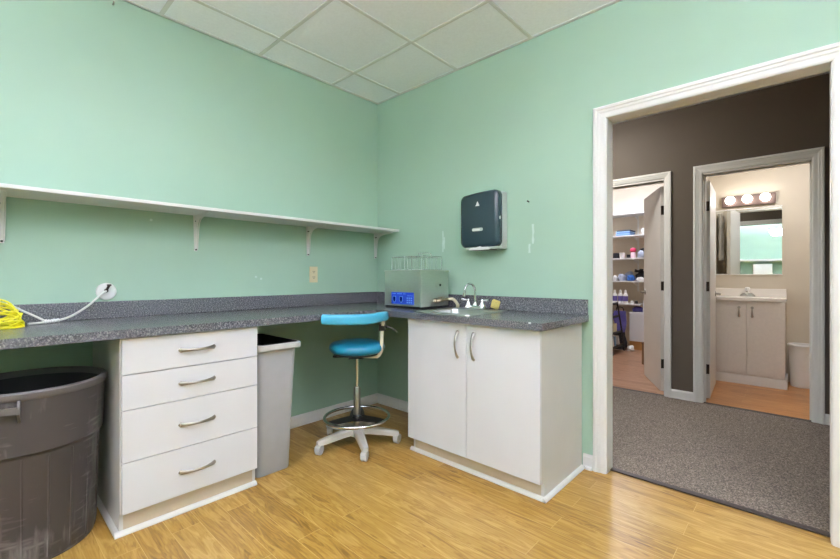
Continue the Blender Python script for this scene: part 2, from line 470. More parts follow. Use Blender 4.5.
# marks on the walls
def scuffpatch(par, pts, ax):
    bm = B(); prism(bm, pts, ax, -0.0006 if ax == 'y' else 0.0, 0.0 if ax == 'y' else 0.0006)
    o = link('paint_scuff', bm, M['scuff'], par); return o
for x, za, zb in ((0.772, 1.335, 1.50), (1.536, 1.36, 1.489), (0.785, 1.36, 1.45), (1.51, 1.30, 1.36)):
    pts = []
    for i in range(6):
        z = za + (zb-za)*i/5; pts.append((x - 0.004 - random.random()*0.006, z))
    for i in range(6):
        z = zb - (zb-za)*i/5; pts.append((x + 0.003 + random.random()*0.007, z))
    scuffpatch(wr, pts, 'y')
for y, z in ((-1.776, 1.479), (-1.137, 1.141), (-1.10, 1.128)):
    scuffpatch(wl, [(y + 0.009*math.cos(a)*(0.7+0.5*random.random()), z + 0.008*math.sin(a)) for a in [i*2*PI/7 for i in range(7)]], 'x')
bm = B(); tube(bm, [(1.507, 0.0, 1.637), (1.507, -0.018, 1.640)], 0.004, 8); tube(bm, [(1.507, -0.018, 1.640), (1.507, -0.021, 1.640)], 0.0055, 8)
solo('nail', bm, M['bronze'], 'small nail stuck in the green wall right of the paper towel dispenser', 'nail', (1.507, 0, 1.637))
bm = B(); tube(bm, [(0.0, -1.959, 2.664), (0.02, -1.959, 2.664), (0.024, -1.959, 2.672)], 0.004, 8)
solo('wall_hook', bm, M['nickel'], 'tiny metal hook in the green left wall just under the ceiling', 'hook', (0, -1.959, 2.664))

# door casings (mitred, stepped profile)
def casing(name, xl, xr, zt, w, yf, s, m, floor=0.0):
    """outer edges xl,xr,zt; width w; wall face yf; s=-1 projects to -y"""
    prof = [(0, 0.0), (0, 0.017), (0.006, 0.020), (0.018, 0.020), (0.022, 0.016), (0.034, 0.015), (0.040, 0.012), (w-0.010, 0.0105), (w-0.003, 0.008), (w, 0.004), (w, 0.0)]
    bm = B(); loops = []
    paths = [[], [], [], []]
    for t, d in prof:
        y = yf + s*d
        for k, p in enumerate(((xl+t, y, floor), (xl+t, y, zt-t), (xr-t, y, zt-t), (xr-t, y, floor))): paths[k].append(p)
    loft(bm, paths)
    return struct(name, bm, m)
def jamb(name, x0, x1, zt, y0, y1, m, stop=None):
    bm = B(); t = 0.018
    prism(bm, [(x0-t, 0), (x0, 0), (x0, zt), (x1, zt), (x1, 0), (x1+t, 0), (x1+t, zt+t), (x0-t, zt+t)], 'y', y0, y1)
    if stop:
        s0, s1 = stop; q = 0.010
        prism(bm, [(x0, 0), (x0+q, 0), (x0+q, zt-q), (x1-q, zt-q), (x1-q, 0), (x1, 0), (x1, zt), (x0, zt)], 'y', s0, s1)
    return struct(name, bm, m)
casing('trim_2', 1.926, 2.992, 2.132, 0.071, 0.0, -1, M['trim'])
jamb('trim_3', DX0, DX1, DZ, -0.001, WT+0.001, M['trim'])
casing('trim_4', 1.926, 2.992, 2.132, 0.071, WT, 1, M['greytrim'])
casing('trim_5', D1L-0.066, 1.936, 2.135, 0.058, HY, -1, M['greytrim'])
jamb('trim_6', D1L, D1R, HZ, HY-0.001, HY+0.121, M['greytrim'], (HY+0.045, HY+0.08))
casing('trim_7', 2.112, 2.967, 2.145, 0.070, HY, -1, M['greytrim'])
jamb('trim_8', D2L, D2R, HZ, HY-0.001, HY+0.121, M['greytrim'], (HY+0.045, HY+0.08))
bm = B(); box(bm, DX0, DX1, 0.055, 0.095, 0.0, 0.009, 0.003); struct('trim_9', bm, M['strip'])
bm = B(); box(bm, D2L, D2R, HY-0.005, HY+0.035, 0.0, 0.007, 0.002); struct('trim_10', bm, M['strip'])
bm = B(); box(bm, D1L, D1R, HY+0.0, HY+0.035, 0.0, 0.006, 0.002); struct('trim_11', bm, M['strip'])

def base_profile(d0):   # cross-section (depth, z)
    return [(0, 0), (0.016, 0), (0.016, 0.012), (0.012, 0.018), (0.012, 0.068), (0.008, 0.078), (0.003, 0.084), (0, 0.084)]
bm = B(); prism(bm, [(d, z) for d, z in base_profile(0)], 'y', YB, 0.0); struct('baseboard_left', bm, M['trim'])
bm = B(); prism(bm, [(-d, z) for d, z in base_profile(0)], 'x', 0.0, 0.952); struct('baseboard_right', bm, M['trim'])
bm = B(); prism(bm, [(-d, z) for d, z in base_profile(0)], 'x', 1.866, 1.926)
box(bm, 1.885, 1.924, -0.034, -0.014, 0.0, 0.018, 0.005); struct('baseboard_door', bm, M['trim'])
bm = B(); prism(bm, [(-d, z) for d, z in base_profile(0)], 'x', 2.992, XR); struct('baseboard_far', bm, M['trim'])
for nm, a, b2 in (('baseboard_hall_left', -1.5, D1L-0.066), ('baseboard_hall_mid', 1.936, 2.112), ('baseboard_hall_right', 2.967, 5.2)):
    bm = B(); prism(bm, [(HY-d, z) for d, z in base_profile(0)], 'x', a, b2); struct(nm, bm, M['greytrim'])

# ------------------------------------------------------------------ shelf on the left wall
SZ, ST, SD = 1.530, 0.018, 0.288
ws = thing('wall_shelf', 'long white wall shelf on brackets above the left worktop', 'shelf', (0, -1.7, SZ))
bm = B(); box(bm, 0.0, SD, -3.4, -0.003, SZ, SZ+ST, 0.0025); link('shelf_board', bm, M['shelf'], ws, ws)
def bracket(y):
    bm = B()
    web = [(0.0, SZ), (0.225, SZ), (0.225, SZ-0.006), (0.12, SZ-0.014), (0.065, SZ-0.026), (0.036, SZ-0.050), (0.022, SZ-0.09), (0.012, SZ-0.215), (0.0, SZ-0.222)]
    prism(bm, web, 'y', y-0.004, y+0.004)
    # flanges: tapering leg on the wall, arm under the board
    prism(bm, [(y-0.014, SZ), (y+0.014, SZ), (y+0.009, SZ-0.225), (y-0.009, SZ-0.225)], 'x', 0.0, 0.003)
    prism(bm, [(0.0, y-0.014), (0.0, y+0.014), (0.23, y+0.008), (0.23, y-0.008)], 'z', SZ-0.003, SZ)
    # rolled edges along the curve
    for s in (-1, 1):
        tube(bm, smooth_path([(0.226, y+s*0.006, SZ-0.006), (0.12, y+s*0.009, SZ-0.014), (0.065, y+s*0.010, SZ-0.026), (0.036, y+s*0.011, SZ-0.050), (0.022, y+s*0.011, SZ-0.09), (0.012, y+s*0.008, SZ-0.215)], 4), 0.003, 6)
    b = link('bracket', bm, M['shelf'], ws, ws, True)
    for dz, xx in ((0.036, 0.020), (0.216, 0.006)):
        bm = B(); box(bm, 0.003, xx+0.010, y-0.0045, y+0.0045, SZ-dz-0.0045, SZ-dz+0.0045, 0.002)
        link('screw', bm, M['bronze'], b, ws)
for y in (-2.395, -1.532, -0.722, -0.03): bracket(y)
# a matching shelf on the wall behind, seen in the bathroom mirror
w2 = thing('wall_shelf', 'long white wall shelf on the green wall, seen in the bathroom mirror', 'shelf', (2.2, YB, 1.566))
bm = B(); box(bm, 0.6, 3.4, YB, YB+SD, 1.566, 1.616, 0.003); link('shelf_board', bm, M['shelf'], w2, w2)
cu = thing('cupboard', 'pale grey cupboard under the far shelf, reflected in the bathroom mirror', 'cupboard', (2.1, YB+0.15, 0))
bm = B(); box(bm, 1.9, 2.3, YB+0.004, YB+0.26, 0.0, 1.48, 0.002); link('body', bm, M['paper'], cu, cu)
for a, b2 in ((1.903, 2.0985), (2.1015, 2.297)):
    bm = B(); box(bm, a, b2, YB+0.261, YB+0.279, 0.05, 1.475, 0.002); link('door', bm, M['paper'], cu, cu)

# ------------------------------------------------------------------ worktop (L-shaped)
CT, CB = 0.914, 0.876
wt = thing('worktop', 'L-shaped charcoal speckled laminate worktop running along both green walls', 'worktop', (0.335, -0.3, CB))
bm = B()
FX, FY, EX = 0.672, -0.603, 1.897
hx0, hx1, hy0, hy1 = 1.005, 1.365, -0.50, -0.165
def slab(x0, x1, y0, y1): box(bm, x0, x1, y0, y1, CB, CT)
slab(0.0, FX, -3.4, 0.0)
slab(FX, hx0, FY, 0.0); slab(hx1, EX, FY, 0.0); slab(hx0, hx1, FY, hy0); slab(hx0, hx1, hy1, 0.0)
bmesh.ops.remove_doubles(bm, verts=bm.verts[:], dist=1e-5)
link('slab', bm, M['counter'], wt, wt)
bm = B(); box(bm, 0.0, 0.020, -3.4, 0.0, CT, 1.007, 0.003); box(bm, 0.020, 1.895, -0.020, 0.0, CT, 1.007, 0.003)
link('backsplash', bm, M['counter'], wt, wt)
bm = B(); box(bm, 1.822, 1.834, FY-0.0015, FY+0.006, CT-0.006, CT+0.0008); link('chipped_edge', bm, M['paper'], wt, wt)

# ------------------------------------------------------------------ handles
def bow_handle(p0, p1, out):
    """flat bowed nickel pull from p0 to p1, bulging along vector out"""
    p0, p1, out = Vector(p0), Vector(p1), Vector(out)
    bm = B(); n = 18; d = (p1-p0).normalized(); side = d.cross(out.normalized())
    L = []
    for i in range(n+1):
        t = i/n
        c = p0 + (p1-p0)*t + out*(math.sin(PI*t)**0.75)
        wdt = 0.0064 + 0.0058*abs(2*t-1)**3
        th = 0.0045
        tan = (p1-p0)/(1) + out*(0.75*PI*math.cos(PI*t)*max(0.15, math.sin(PI*t))**(-0.25)); tan.normalize()
        nr = side.cross(tan).normalized()
        L.append([c + side*wdt*math.cos(a) + nr*th*math.sin(a) for a in [2*PI*k/12 for k in range(12)]])
    loft(bm, L)
    for p in (p0, p1): tube(bm, [p - out.normalized()*0.0005, p + out.normalized()*0.006], [0.0085, 0.006], 14)
    return bm

# ------------------------------------------------------------------ drawer cabinet
dc = thing('drawer_cabinet', 'white four-drawer base cabinet under the left worktop beside the dark round bin', 'cabinet', (0.32, -1.744, 0))
y0, y1 = -2.052, -1.435
bm = B()
prism(bm, [(0.02, 0.0), (0.612, 0.0), (0.612, 0.095), (0.630, 0.095), (0.630, CB), (0.02, CB)], 'y', y0, y0+0.016)
prism(bm, [(0.02, 0.0), (0.612, 0.0), (0.612, 0.095), (0.630, 0.095), (0.630, CB), (0.02, CB)], 'y', y1-0.016, y1)
box(bm, 0.02, 0.030, y0+0.016, y1-0.016, 0.0, CB); box(bm, 0.03, 0.628, y0+0.016, y1-0.016, 0.095, 0.112); box(bm, 0.03, 0.628, y0+0.016, y1-0.016, CB-0.018, CB)
link('carcass', bm, M['lamside'], dc, dc)
bm = B(); box(bm, 0.596, 0.611, y0+0.016, y1-0.016, 0.0, 0.095); link('toe_board', bm, M['toe'], dc, dc)
def shoe(bm, a, b, ax, face, s):
    pr = [(0, 0), (0.018*s, 0), (0.018*s, 0.006), (0.013*s, 0.014), (0.006*s, 0.019), (0, 0.020)]
    prism(bm, [(face+d, z) for d, z in pr], ax, a, b)
bm = B(); shoe(bm, y0-0.018, y1+0.004, 'y', 0.612, 1); shoe(bm, 0.02, 0.612, 'x', y0, -1); link('shoe_moulding', bm, M['trim'], dc, dc)
seams = (0.872, 0.711, 0.555, 0.3255, 0.100)
for i in range(4):
    zt, zb = seams[i]-0.0018, seams[i+1]+0.0018
    bm = B(); box(bm, 0.631, 0.650, -2.047, -1.440, zb, zt, 0.0012); dr = link('drawer', bm, M['lam'], dc, dc)
    zc = (0.793, 0.634, 0.437, 0.210)[i]
    h = link('handle', bow_handle((0.651, -1.818, zc), (0.651, -1.664, zc), (0.028, 0, 0)), M['nickel'], dr, dc, True)

# ------------------------------------------------------------------ sink cabinet
sc = thing('sink_cabinet', 'white two-door sink cabinet under the right end of the worktop by the doorway', 'cabinet', (1.4, -0.28, 0))
x0, x1 = 0.945, 1.862
bm = B()
for a, b2 in ((x0, x0+0.016), (x1-0.016, x1)):
    prism(bm, [(-0.018, 0.0), (-0.514, 0.0), (-0.514, 0.095), (-0.548, 0.095), (-0.548, CB), (-0.018, CB)], 'x', a, b2)
box(bm, x0+0.016, x1-0.016, -0.03, -0.02, 0, CB); box(bm, x0+0.016, x1-0.016, -0.545, -0.03, 0.095, 0.112); box(bm, x0+0.016, x1-0.016, -0.547, -0.53, 0.80, CB)
link('carcass', bm, M['lamside'], sc, sc)
bm = B(); box(bm, x0+0.016, x1-0.016, -0.513, -0.498, 0.0, 0.095); link('toe_board', bm, M['toe'], sc, sc)
bm = B(); shoe(bm, x0-0.018, x1+0.018, 'x', -0.514, -1); shoe(bm, -0.532, -0.020, 'y', x1, 1); link('shoe_moulding', bm, M['trim'], sc, sc)
for a, b2, hx in ((0.944, 1.4092, 1.349), (1.4122, 1.866, 1.463)):
    bm = B(); box(bm, a, b2, -0.567, -0.549, 0.100, 0.871, 0.0012); d = link('door', bm, M['lam'], sc, sc)
    link('handle', bow_handle((hx, -0.568, 0.672), (hx, -0.568, 0.824), (0, -0.028, 0)), M['nickel'], d, sc, True)

# ------------------------------------------------------------------ bar sink, faucet, sponge
sk = thing('bar_sink', 'small stainless drop-in sink in the right worktop', 'sink', (1.185, -0.30, CT))
bm = B()
ox0, ox1, oy0, oy1 = 0.965, 1.405, -0.535, -0.075
def rl(x0, x1, y0, y1, r, z): return [(p[0], p[1], z) for p in rounded_rect(x0, x1, y0, y1, r)]
loft(bm, [rl(ox0, ox1, oy0, oy1, 0.035, CT), rl(ox0+0.002, ox1-0.002, oy0+0.002, oy1-0.002, 0.034, CT+0.005), rl(ox0+0.010, ox1-0.010, oy0+0.010, oy1-0.010, 0.03, CT+0.006),
          rl(hx0+0.012, hx1-0.012, hy0+0.012, hy1-0.012, 0.05, CT+0.004)], False, False)
link('rim', bm, M['steelsink'], sk, sk, True)
bm = B()
loft(bm, [rl(hx0+0.012, hx1-0.012, hy0+0.012, hy1-0.012, 0.05, CT+0.004), rl(hx0+0.016, hx1-0.016, hy0+0.016, hy1-0.016, 0.048, CT-0.01), rl(hx0+0.03, hx1-0.03, hy0+0.03, hy1-0.03, 0.05, CT-0.13),
          rl(hx0+0.06, hx1-0.06, hy0+0.06, hy1-0.06, 0.04, CT-0.15)], False, True)
link('basin', bm, M['steelsink'], sk, sk, True)
bm = B(); lathe(bm, [(0.03, 0), (0.03, 0.003), (0.022, 0.004), (0.018, 0.001), (0, 0.001)], (1.185, -0.335, CT-0.1495), 20); link('drain', bm, M['chrome'], sk, sk, True)

FXc, FYc, FZ = 1.158, -0.115, CT+0.0055
fc = thing('faucet', 'chrome gooseneck faucet with two lever handles behind the small steel sink', 'faucet', (FXc, FYc, FZ))
bm = B(); loft(bm, [rl(FXc-0.082, FXc+0.082, FYc-0.026, FYc+0.026, 0.02, FZ), rl(FXc-0.082, FXc+0.082, FYc-0.026, FYc+0.026, 0.02, FZ+0.012), rl(FXc-0.074, FXc+0.074, FYc-0.019, FYc+0.019, 0.016, FZ+0.022)])
link('base', bm, M['chrome'], fc, fc, True)
bm = B()
lathe(bm, [(0.016, 0.02), (0.016, 0.032), (0.011, 0.040), (0.010, 0.05)], (FXc, FYc, FZ), 20)
path = [(FXc, FYc, FZ+0.03), (FXc, FYc, FZ+0.12)]
for i in range(1, 13):
    a = PI*i/12*1.02; path.append((FXc-0.010*i/12, FYc-0.055+0.055*math.cos(a), FZ+0.125+0.050*math.sin(a)))
path.append((FXc-0.012, FYc-0.111, FZ+0.105))
tube(bm, path, 0.0085, 14); tube(bm, [(FXc-0.012, FYc-0.111, FZ+0.112), (FXc-0.012, FYc-0.111, FZ+0.090)], 0.011, 14)
link('spout', bm, M['chrome'], fc, fc, True)
for s in (-1, 1):
    bm = B(); hx = FXc + s*0.058
    lathe(bm, [(0.022, 0.018), (0.021, 0.026), (0.014, 0.040), (0.009, 0.052), (0.011, 0.058), (0.008, 0.066), (0, 0.068)], (hx, FYc, FZ), 18)
    tube(bm, smooth_path([(hx-s*0.004, FYc, FZ+0.056), (hx+s*0.02, FYc-0.004, FZ+0.060), (hx+s*0.052, FYc-0.012, FZ+0.064)], 4), [0.006]*5+[0.007, 0.0085, 0.009, 0.008], 10)
    link('lever_handle', bm, M['chrome'], fc, fc, True)
bm = B()
X = Matrix.Translation((1.287, -0.060, CT+0.0385)) @ Matrix.Rotation(0.42, 4, 'Y') @ Matrix.Rotation(0.25, 4, 'X') @ Matrix.Rotation(0.3, 4, 'Z')
box(bm, -0.028, 0.028, -0.016, 0.016, -0.030, 0.030, 0.008, 3, X)
solo('sponge', bm, M['sponge'], 'yellow sponge tucked behind the faucet against the backsplash', 'sponge', (1.29, -0.07, CT), smooth=True)

# ------------------------------------------------------------------ ultrasonic cleaner and its baskets
ux0, ux1, uy0, uy1, uz0, uz1 = 0.515, 0.889, -0.383, -0.075, 0.930, 1.186
uc = thing('ultrasonic_cleaner', 'stainless steel ultrasonic cleaning tank with blue control panel on the worktop corner', 'cleaning tank', (0.70, -0.23, CT))
bm = B()
loft(bm, [rl(ux0, ux1, uy0, uy1, 0.006, uz0), rl(ux0, ux1, uy0, uy1, 0.006, uz1)], True, False)
# inner tank
loft(bm, [rl(ux0+0.002, ux1-0.002, uy0+0.002, uy1-0.002, 0.006, uz1), rl(ux0+0.03, ux1-0.03, uy0+0.03, uy1-0.03, 0.02, uz1), rl(ux0+0.035, ux1-0.035, uy0+0.035, uy1-0.035, 0.02, uz1-0.15)], False, True)
link('housing', bm, M['steel'], uc, uc, True)
bm = B()
def ring(z, o, r=0.01): return rl(ux0-o, ux1+o, uy0-o, uy1+o, r, z)
loft(bm, [ring(uz1-0.002, 0.0), ring(uz1-0.004, 0.006), ring(uz1+0.003, 0.006), ring(uz1+0.004, -0.002), ring(uz1+0.004, -0.032, 0.02), ring(uz1-0.002, -0.032, 0.02), ring(uz1-0.002, 0.0)], False, False)
link('lip', bm, M['steel'], uc, uc, True)
bm = B(); box(bm, ux0+0.012, ux1-0.012, uy0+0.006, uy1-0.006, CT+0.001, uz0, 0.002); link('base_plinth', bm, M['blackplastic'], uc, uc)
bm = B(); box(bm, 0.592, 0.822, uy0-0.0022, uy0, 0.943, 1.030, 0.0008); cp = link('control_panel', bm, M['bluepanel'], uc, uc)
bm = B()
for k in range(11):
    if k in (3, 8): continue
    box(bm, 0.606+k*0.0125, 0.606+k*0.0125+0.009, uy0-0.0030, uy0-0.0021, 1.016, 1.022)
link('title_print', bm, M['bluelight'], cp, uc)
bm = B()
for k in range(5): box(bm, 0.760+k*0.011, 0.760+k*0.011+0.007, uy0-0.0030, uy0-0.0021, 1.004, 1.009)
link('small_print', bm, M['bluelight'], cp, uc)
for xx in (0.625, 0.695):
    bm = B(); prism(bm, [(xx-0.017, 1.000), (xx+0.017, 1.000), (xx+0.017, 0.972), (xx+0.006, 0.954), (xx-0.006, 0.954), (xx-0.017, 0.972)], 'y', uy0-0.0030, uy0-0.0021)
    ds = link('display', bm, M['bluelight'], cp, uc)
    bm = B(); prism(bm, [(xx-0.013, 0.997), (xx+0.013, 0.997), (xx+0.013, 0.974), (xx+0.004, 0.958), (xx-0.004, 0.958), (xx-0.013, 0.974)], 'y', uy0-0.0036, uy0-0.0030)
    link('display_window', bm, M['bluedark'], ds, uc)
bm = B()
for i in range(3):
    for j in range(3): box(bm, 0.752+i*0.020, 0.766+i*0.020, uy0-0.0030, uy0-0.0021, 0.952+j*0.016, 0.962+j*0.016, 0.0003)
link('buttons', bm, M['bluelight'], cp, uc)
# recessed side handle
bm = B(); yc, zc = -0.192, 1.080
loft(bm, [[(ux1+d, yc+a*math.cos(t), zc+b2*math.sin(t)) for t in [2*PI*k/24 for k in range(24)]] for d, a, b2 in ((0.0, 0.038, 0.026), (0.004, 0.036, 0.024), (0.004, 0.027, 0.015), (0.001, 0.025, 0.013))], False, True)
link('side_handle', bm, M['steel'], uc, uc, True)
bm = B(); box(bm, ux1+0.001, ux1+0.006, yc+0.006, yc+0.022, zc-0.006, zc+0.010, 0.002); link('handle_plug', bm, M['blackplastic'], uc, uc)
# drain valve
bm = B()
tube(bm, [(ux1, -0.235, 0.968), (ux1+0.02, -0.235, 0.968)], 0.014, 12)
tube(bm, smooth_path([(ux1+0.02, -0.235, 0.968), (ux1+0.03, -0.225, 0.970), (ux1+0.032, -0.20, 0.973), (ux1+0.034, -0.16, 0.975), (ux1+0.036, -0.12, 0.976)], 4),
     [0.012]*5+[0.014, 0.014, 0.010, 0.010]+[0.012, 0.012, 0.009, 0.009]+[0.011, 0.011, 0.009, 0.009], 12)
box(bm, ux1+0.022, ux1+0.042, -0.215, -0.185, 0.962, 0.986, 0.003); tube(bm, [(ux1+0.032, -0.20, 0.982), (ux1+0.032, -0.20, 0.995)], 0.005, 8)
box(bm, ux1+0.028, ux1+0.036, -0.235, -0.165, 0.992, 0.997, 0.002)
link('drain_valve', bm, M['brass'], uc, uc, True)
bm = B()
tube(bm, smooth_path([(ux1+0.036, -0.122, 0.976), (ux1+0.060, -0.105, 0.978), (0.985, -0.12, 0.966), (1.03, -0.150, 0.944), (1.058, -0.185, 0.934)], 6), 0.0115, 12)
link('drain_hose', bm, M['hose'], uc, uc, True)

def basket(label, x0, x1, y0, y1, z0, z1, handle):
    t = thing('wire_basket', label, 'basket', ((x0+x1)/2, (y0+y1)/2, z0), None)
    r = 0.0022
    bm = B()
    for z, rr in ((z0+r, r), (z1, 0.0036)): tube(bm, [(p[0], p[1], z) for p in rounded_rect(x0, x1, y0, y1, 0.012, 4)], rr, 6, True)
    n = 3
    for i in range(n+1):
        x = x0 + (x1-x0)*i/n
        for yy in (y0, y1):
            if 0 < i < n: tube(bm, [(x, yy, z0+r), (x, yy, z1)], 0.0016, 5)
        if 0 < i < n: tube(bm, [(x, y0, z0+r), (x, y1, z0+r)], 0.0016, 5)
    for i in range(1, n):
        y = y0 + (y1-y0)*i/n
        for xx in (x0, x1): tube(bm, [(xx, y, z0+r), (xx, y, z1)], 0.0016, 5)
        tube(bm, [(x0, y, z0+r), (x1, y, z0+r)], 0.0016, 5)
    for xx, sx in ((x0+0.004, 1), (x1-0.004, -1)):
        for yy in (y0+0.004, y1-0.004): tube(bm, [(xx, yy, z0+r), (xx, yy, z1)], 0.0036, 6)
    link('cage', bm, M['wire'], t, t, True)
    bm = B(); yc = (y0+y1)/2
    if handle:
        tube(bm, smooth_path([(x0+0.01, yc, z1), (x0+0.014, yc-0.004, z1+0.02), (x0+0.03, yc-0.006, z1+0.026), (x1-0.03, yc-0.006, z1+0.026), (x1-0.014, yc-0.004, z1+0.02), (x1-0.01, yc, z1)], 4), 0.0036, 6)
    else:
        tube(bm, smooth_path([(x0+0.012, y1, z1), (x0+0.014, y1-0.03, z1+0.006), (x0+0.03, y1-0.036, z1+0.007), (x1-0.03, y1-0.036, z1+0.007), (x1-0.014, y1-0.03, z1+0.006), (x1-0.012, y1, z1)], 4), 0.0036, 6)
    link('handle', bm, M['wire'], t, t, True)
    return t
basket('left wire basket on the steel cleaning tank, its handle folded flat', 0.550, 0.692, -0.345, -0.125, 1.1905, 1.290, False)
basket('right wire basket on the steel cleaning tank, its handle standing up', 0.716, 0.866, -0.345, -0.125, 1.1905, 1.290, True)

# ------------------------------------------------------------------ paper towel dispenser
pd = thing('paper_towel_dispenser', 'dark teal paper towel dispenser mounted on the green right wall above the sink', 'dispenser', (1.18, 0.0, 1.335))
px0, px1, pz0, pz1, pdp = 1.028, 1.345, 1.336, 1.734, 0.125
def dispo(x0, x1, z0, z1, y, rise, r=0.03):
    out = []; n = 6
    out += [(x0+r*(1-math.cos(a)), y, z0+r*(1-math.sin(a))) for a in [PI/2*k/n for k in range(n, -1, -1)]]
    # left side up to the top-left then a gentle arch to the right
    zl = z1 - rise
    out += [(x0+r*(1-math.cos(a)), y, zl-r*(1-math.sin(a))) for a in [PI/2*k/n for k in range(0, n+1)]]
    for k in range(1, 6):
        t = k/6; out.append((x0+r+(x1-x0-2*r)*t, y, zl + rise*math.sin(t*PI/2)**0.8))
    out += [(x1-r*(1-math.cos(a)), y, z1-r*(1-math.sin(a))) for a in [PI/2*k/n for k in range(n, -1, -1)]]
    out += [(x1-r*(1-math.cos(a)), y, z0+r*(1-math.sin(a))) for a in [PI/2*k/n for k in range(0, n+1)]]
    return out
bm = B(); box(bm, px0+0.012, px1, -0.066, 0.0, pz0, pz1-0.010, 0.006); link('back_shell', bm, M['dispback'], pd, pd)
bm = B()
loft(bm, [dispo(px0, px1-0.002, pz0+0.010, pz1, -0.060, 0.012, 0.040), dispo(px0, px1-0.002, pz0+0.010, pz1, -0.100, 0.012, 0.040), dispo(px0+0.004, px1-0.005, pz0+0.014, pz1-0.004, -0.114, 0.012, 0.042), dispo(px0+0.012, px1-0.013, pz0+0.022, pz1-0.012, -0.122, 0.012, 0.044), dispo(px0+0.028, px1-0.029, pz0+0.038, pz1-0.028, -0.126, 0.012, 0.044)])
link('cover', bm, M['disp'], pd, pd, True)
bm = B(); box(bm, px0+0.045, px1-0.004, -0.112, -0.004, pz0-0.002, pz0+0.0125, 0.004); link('chute', bm, M['dispback'], pd, pd)
bm = B(); box(bm, px0+0.07, px1-0.07, -0.090, -0.02, pz0-0.006, pz0-0.001, 0.001); link('slot', bm, M['blackplastic'], pd, pd)
bm = B(); prism(bm, [(px0+0.085+0.17*i/8, pz0+0.004+0.010*math.sin(PI*i/8)+0.003*math.sin(i*2.1)) for i in range(9)] + [(px1-0.075, pz0-0.008), (px0+0.075, pz0-0.008)], 'y', -0.117, -0.112)
link('paper_towel', bm, M['paper'], pd, pd)
bm = B(); prism(bm, rounded_rect(1.140, 1.228, 1.458, 1.480, 0.010), 'y', -0.1295, -0.1245); wn = link('viewing_window', bm, M['dispback'], pd, pd)
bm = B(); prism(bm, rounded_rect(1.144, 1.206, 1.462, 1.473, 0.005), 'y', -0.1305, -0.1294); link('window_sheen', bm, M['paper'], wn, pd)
bm = B()
prism(bm, [(1.168, 1.632), (1.200, 1.632), (1.200, 1.639), (1.168, 1.639)], 'y', -0.1275, -0.1255)
prism(bm, [(1.173, 1.639), (1.195, 1.639), (1.193, 1.648), (1.189, 1.656), (1.184, 1.664), (1.179, 1.656), (1.175, 1.648)], 'y', -0.1275, -0.1255)
link('emblem', bm, M['whiteplastic'], pd, pd)
bm = B(); prism(bm, [(-0.094+0.007*math.cos(a), 1.541+0.011*math.sin(a)) for a in [2*PI*k/14 for k in range(14)]], 'x', px1-0.004, px1+0.001); link('lock', bm, M['whiteplastic'], pd, pd)

# ------------------------------------------------------------------ outlet, round wall plate, hoses
ol = thing('wall_outlet', 'ivory duplex outlet plate on the left wall near the corner', 'outlet', (0.0, -0.671, 1.098))
bm = B(); box(bm, 0.0, 0.006, -0.709, -0.634, 1.097, 1.222, 0.003); link('plate', bm, M['ivory'], ol, ol)
for zc in (1.138, 1.181):
    bm = B(); prism(bm, [(p[0], p[1]) for p in rounded_rect(-0.6885, -0.6545, zc-0.015, zc+0.015, 0.010)], 'x', 0.006, 0.0085); so = link('socket', bm, M['ivory'], ol, ol)
    bm = B(); box(bm, 0.0085, 0.0092, -0.681, -0.677, zc-0.002, zc+0.008); box(bm, 0.0085, 0.0092, -0.666, -0.662, zc-0.002, zc+0.007); box(bm, 0.0085, 0.0092, -0.6745, -0.6685, zc-0.011, zc-0.005)
    link('slots', bm, M['slot'], so, ol)

rot_x = Matrix.Rotation(PI/2, 4, 'Y')
rp = thing('round_wall_plate', 'round white wall plate with a tap above the left backsplash', 'wall plate', (0.0, -1.990, 1.062))
def disc(prof, y, z, n=32):
    bm = B(); loops = []
    for r, x in prof: loops.append([(x, y+r*math.cos(a), z+r*math.sin(a)) for a in [2*PI*k/n for k in range(n)]])
    loft(bm, loops); return bm
link('plate', disc([(0.047, 0.0), (0.047, 0.006), (0.043, 0.011), (0.030, 0.013), (0.012, 0.013)], -1.990, 1.062), M['whiteplastic'], rp, rp, True)
bm = B(); tube(bm, [(0.012, -1.992, 1.068), (0.030, -1.994, 1.066)], 0.010, 12); tube(bm, [(0.026, -1.990, 1.074), (0.034, -1.982, 1.098)], [0.006, 0.007], 8); box(bm, 0.026, 0.036, -1.992, -1.972, 1.092, 1.102, 0.002)
link('tap', bm, M['bronze'], rp, rp, True)

wh = thing('white_hose', 'white hose from the round wall plate lying on the left worktop, with a side branch', 'hose', (0.10, -2.2, CT))
main = [(0.026, -1.994, 1.065), (0.042, -2.018, 1.050), (0.050, -2.045, 1.022), (0.060, -2.075, 0.992), (0.078, -2.134, 0.950), (0.092, -2.186, 0.928), (0.100, -2.216, 0.922), (0.110, -2.250, 0.921), (0.122, -2.278, 0.920), (0.142, -2.312, 0.920)]
bm = B(); tube(bm, smooth_path(main, 5), 0.0055, 10); link('hose', bm, M['whitehose'], wh, wh, True)
bm = B(); tube(bm, smooth_path([(0.108, -2.248, 0.926), (0.096, -2.285, 0.952), (0.082, -2.325, 0.978), (0.072, -2.360, 1.000)], 5), 0.0050, 10); link('branch', bm, M['whitehose'], wh, wh, True)
def fitting(a, b2, r0):
    a, b2 = Vector(a), Vector(b2); bm = B()
    pts = [a+(b2-a)*t for t in (0, 0.12, 0.2, 0.45, 0.55, 0.8, 0.88, 1)]
    tube(bm, pts, [r0*0.75, r0, r0*0.8, r0*0.8, r0*1.1, r0*0.85, r0, r0*0.7], 12)
    link('fitting', bm, M['whiteplastic'], wh, wh, True)
fitting((0.094, -2.196, 0.926), (0.104, -2.230, 0.924), 0.010)
fitting((0.104, -2.232, 0.924), (0.112, -2.256, 0.924), 0.011)
fitting((0.078, -2.338, 0.985), (0.066, -2.384, 1.016), 0.0095)

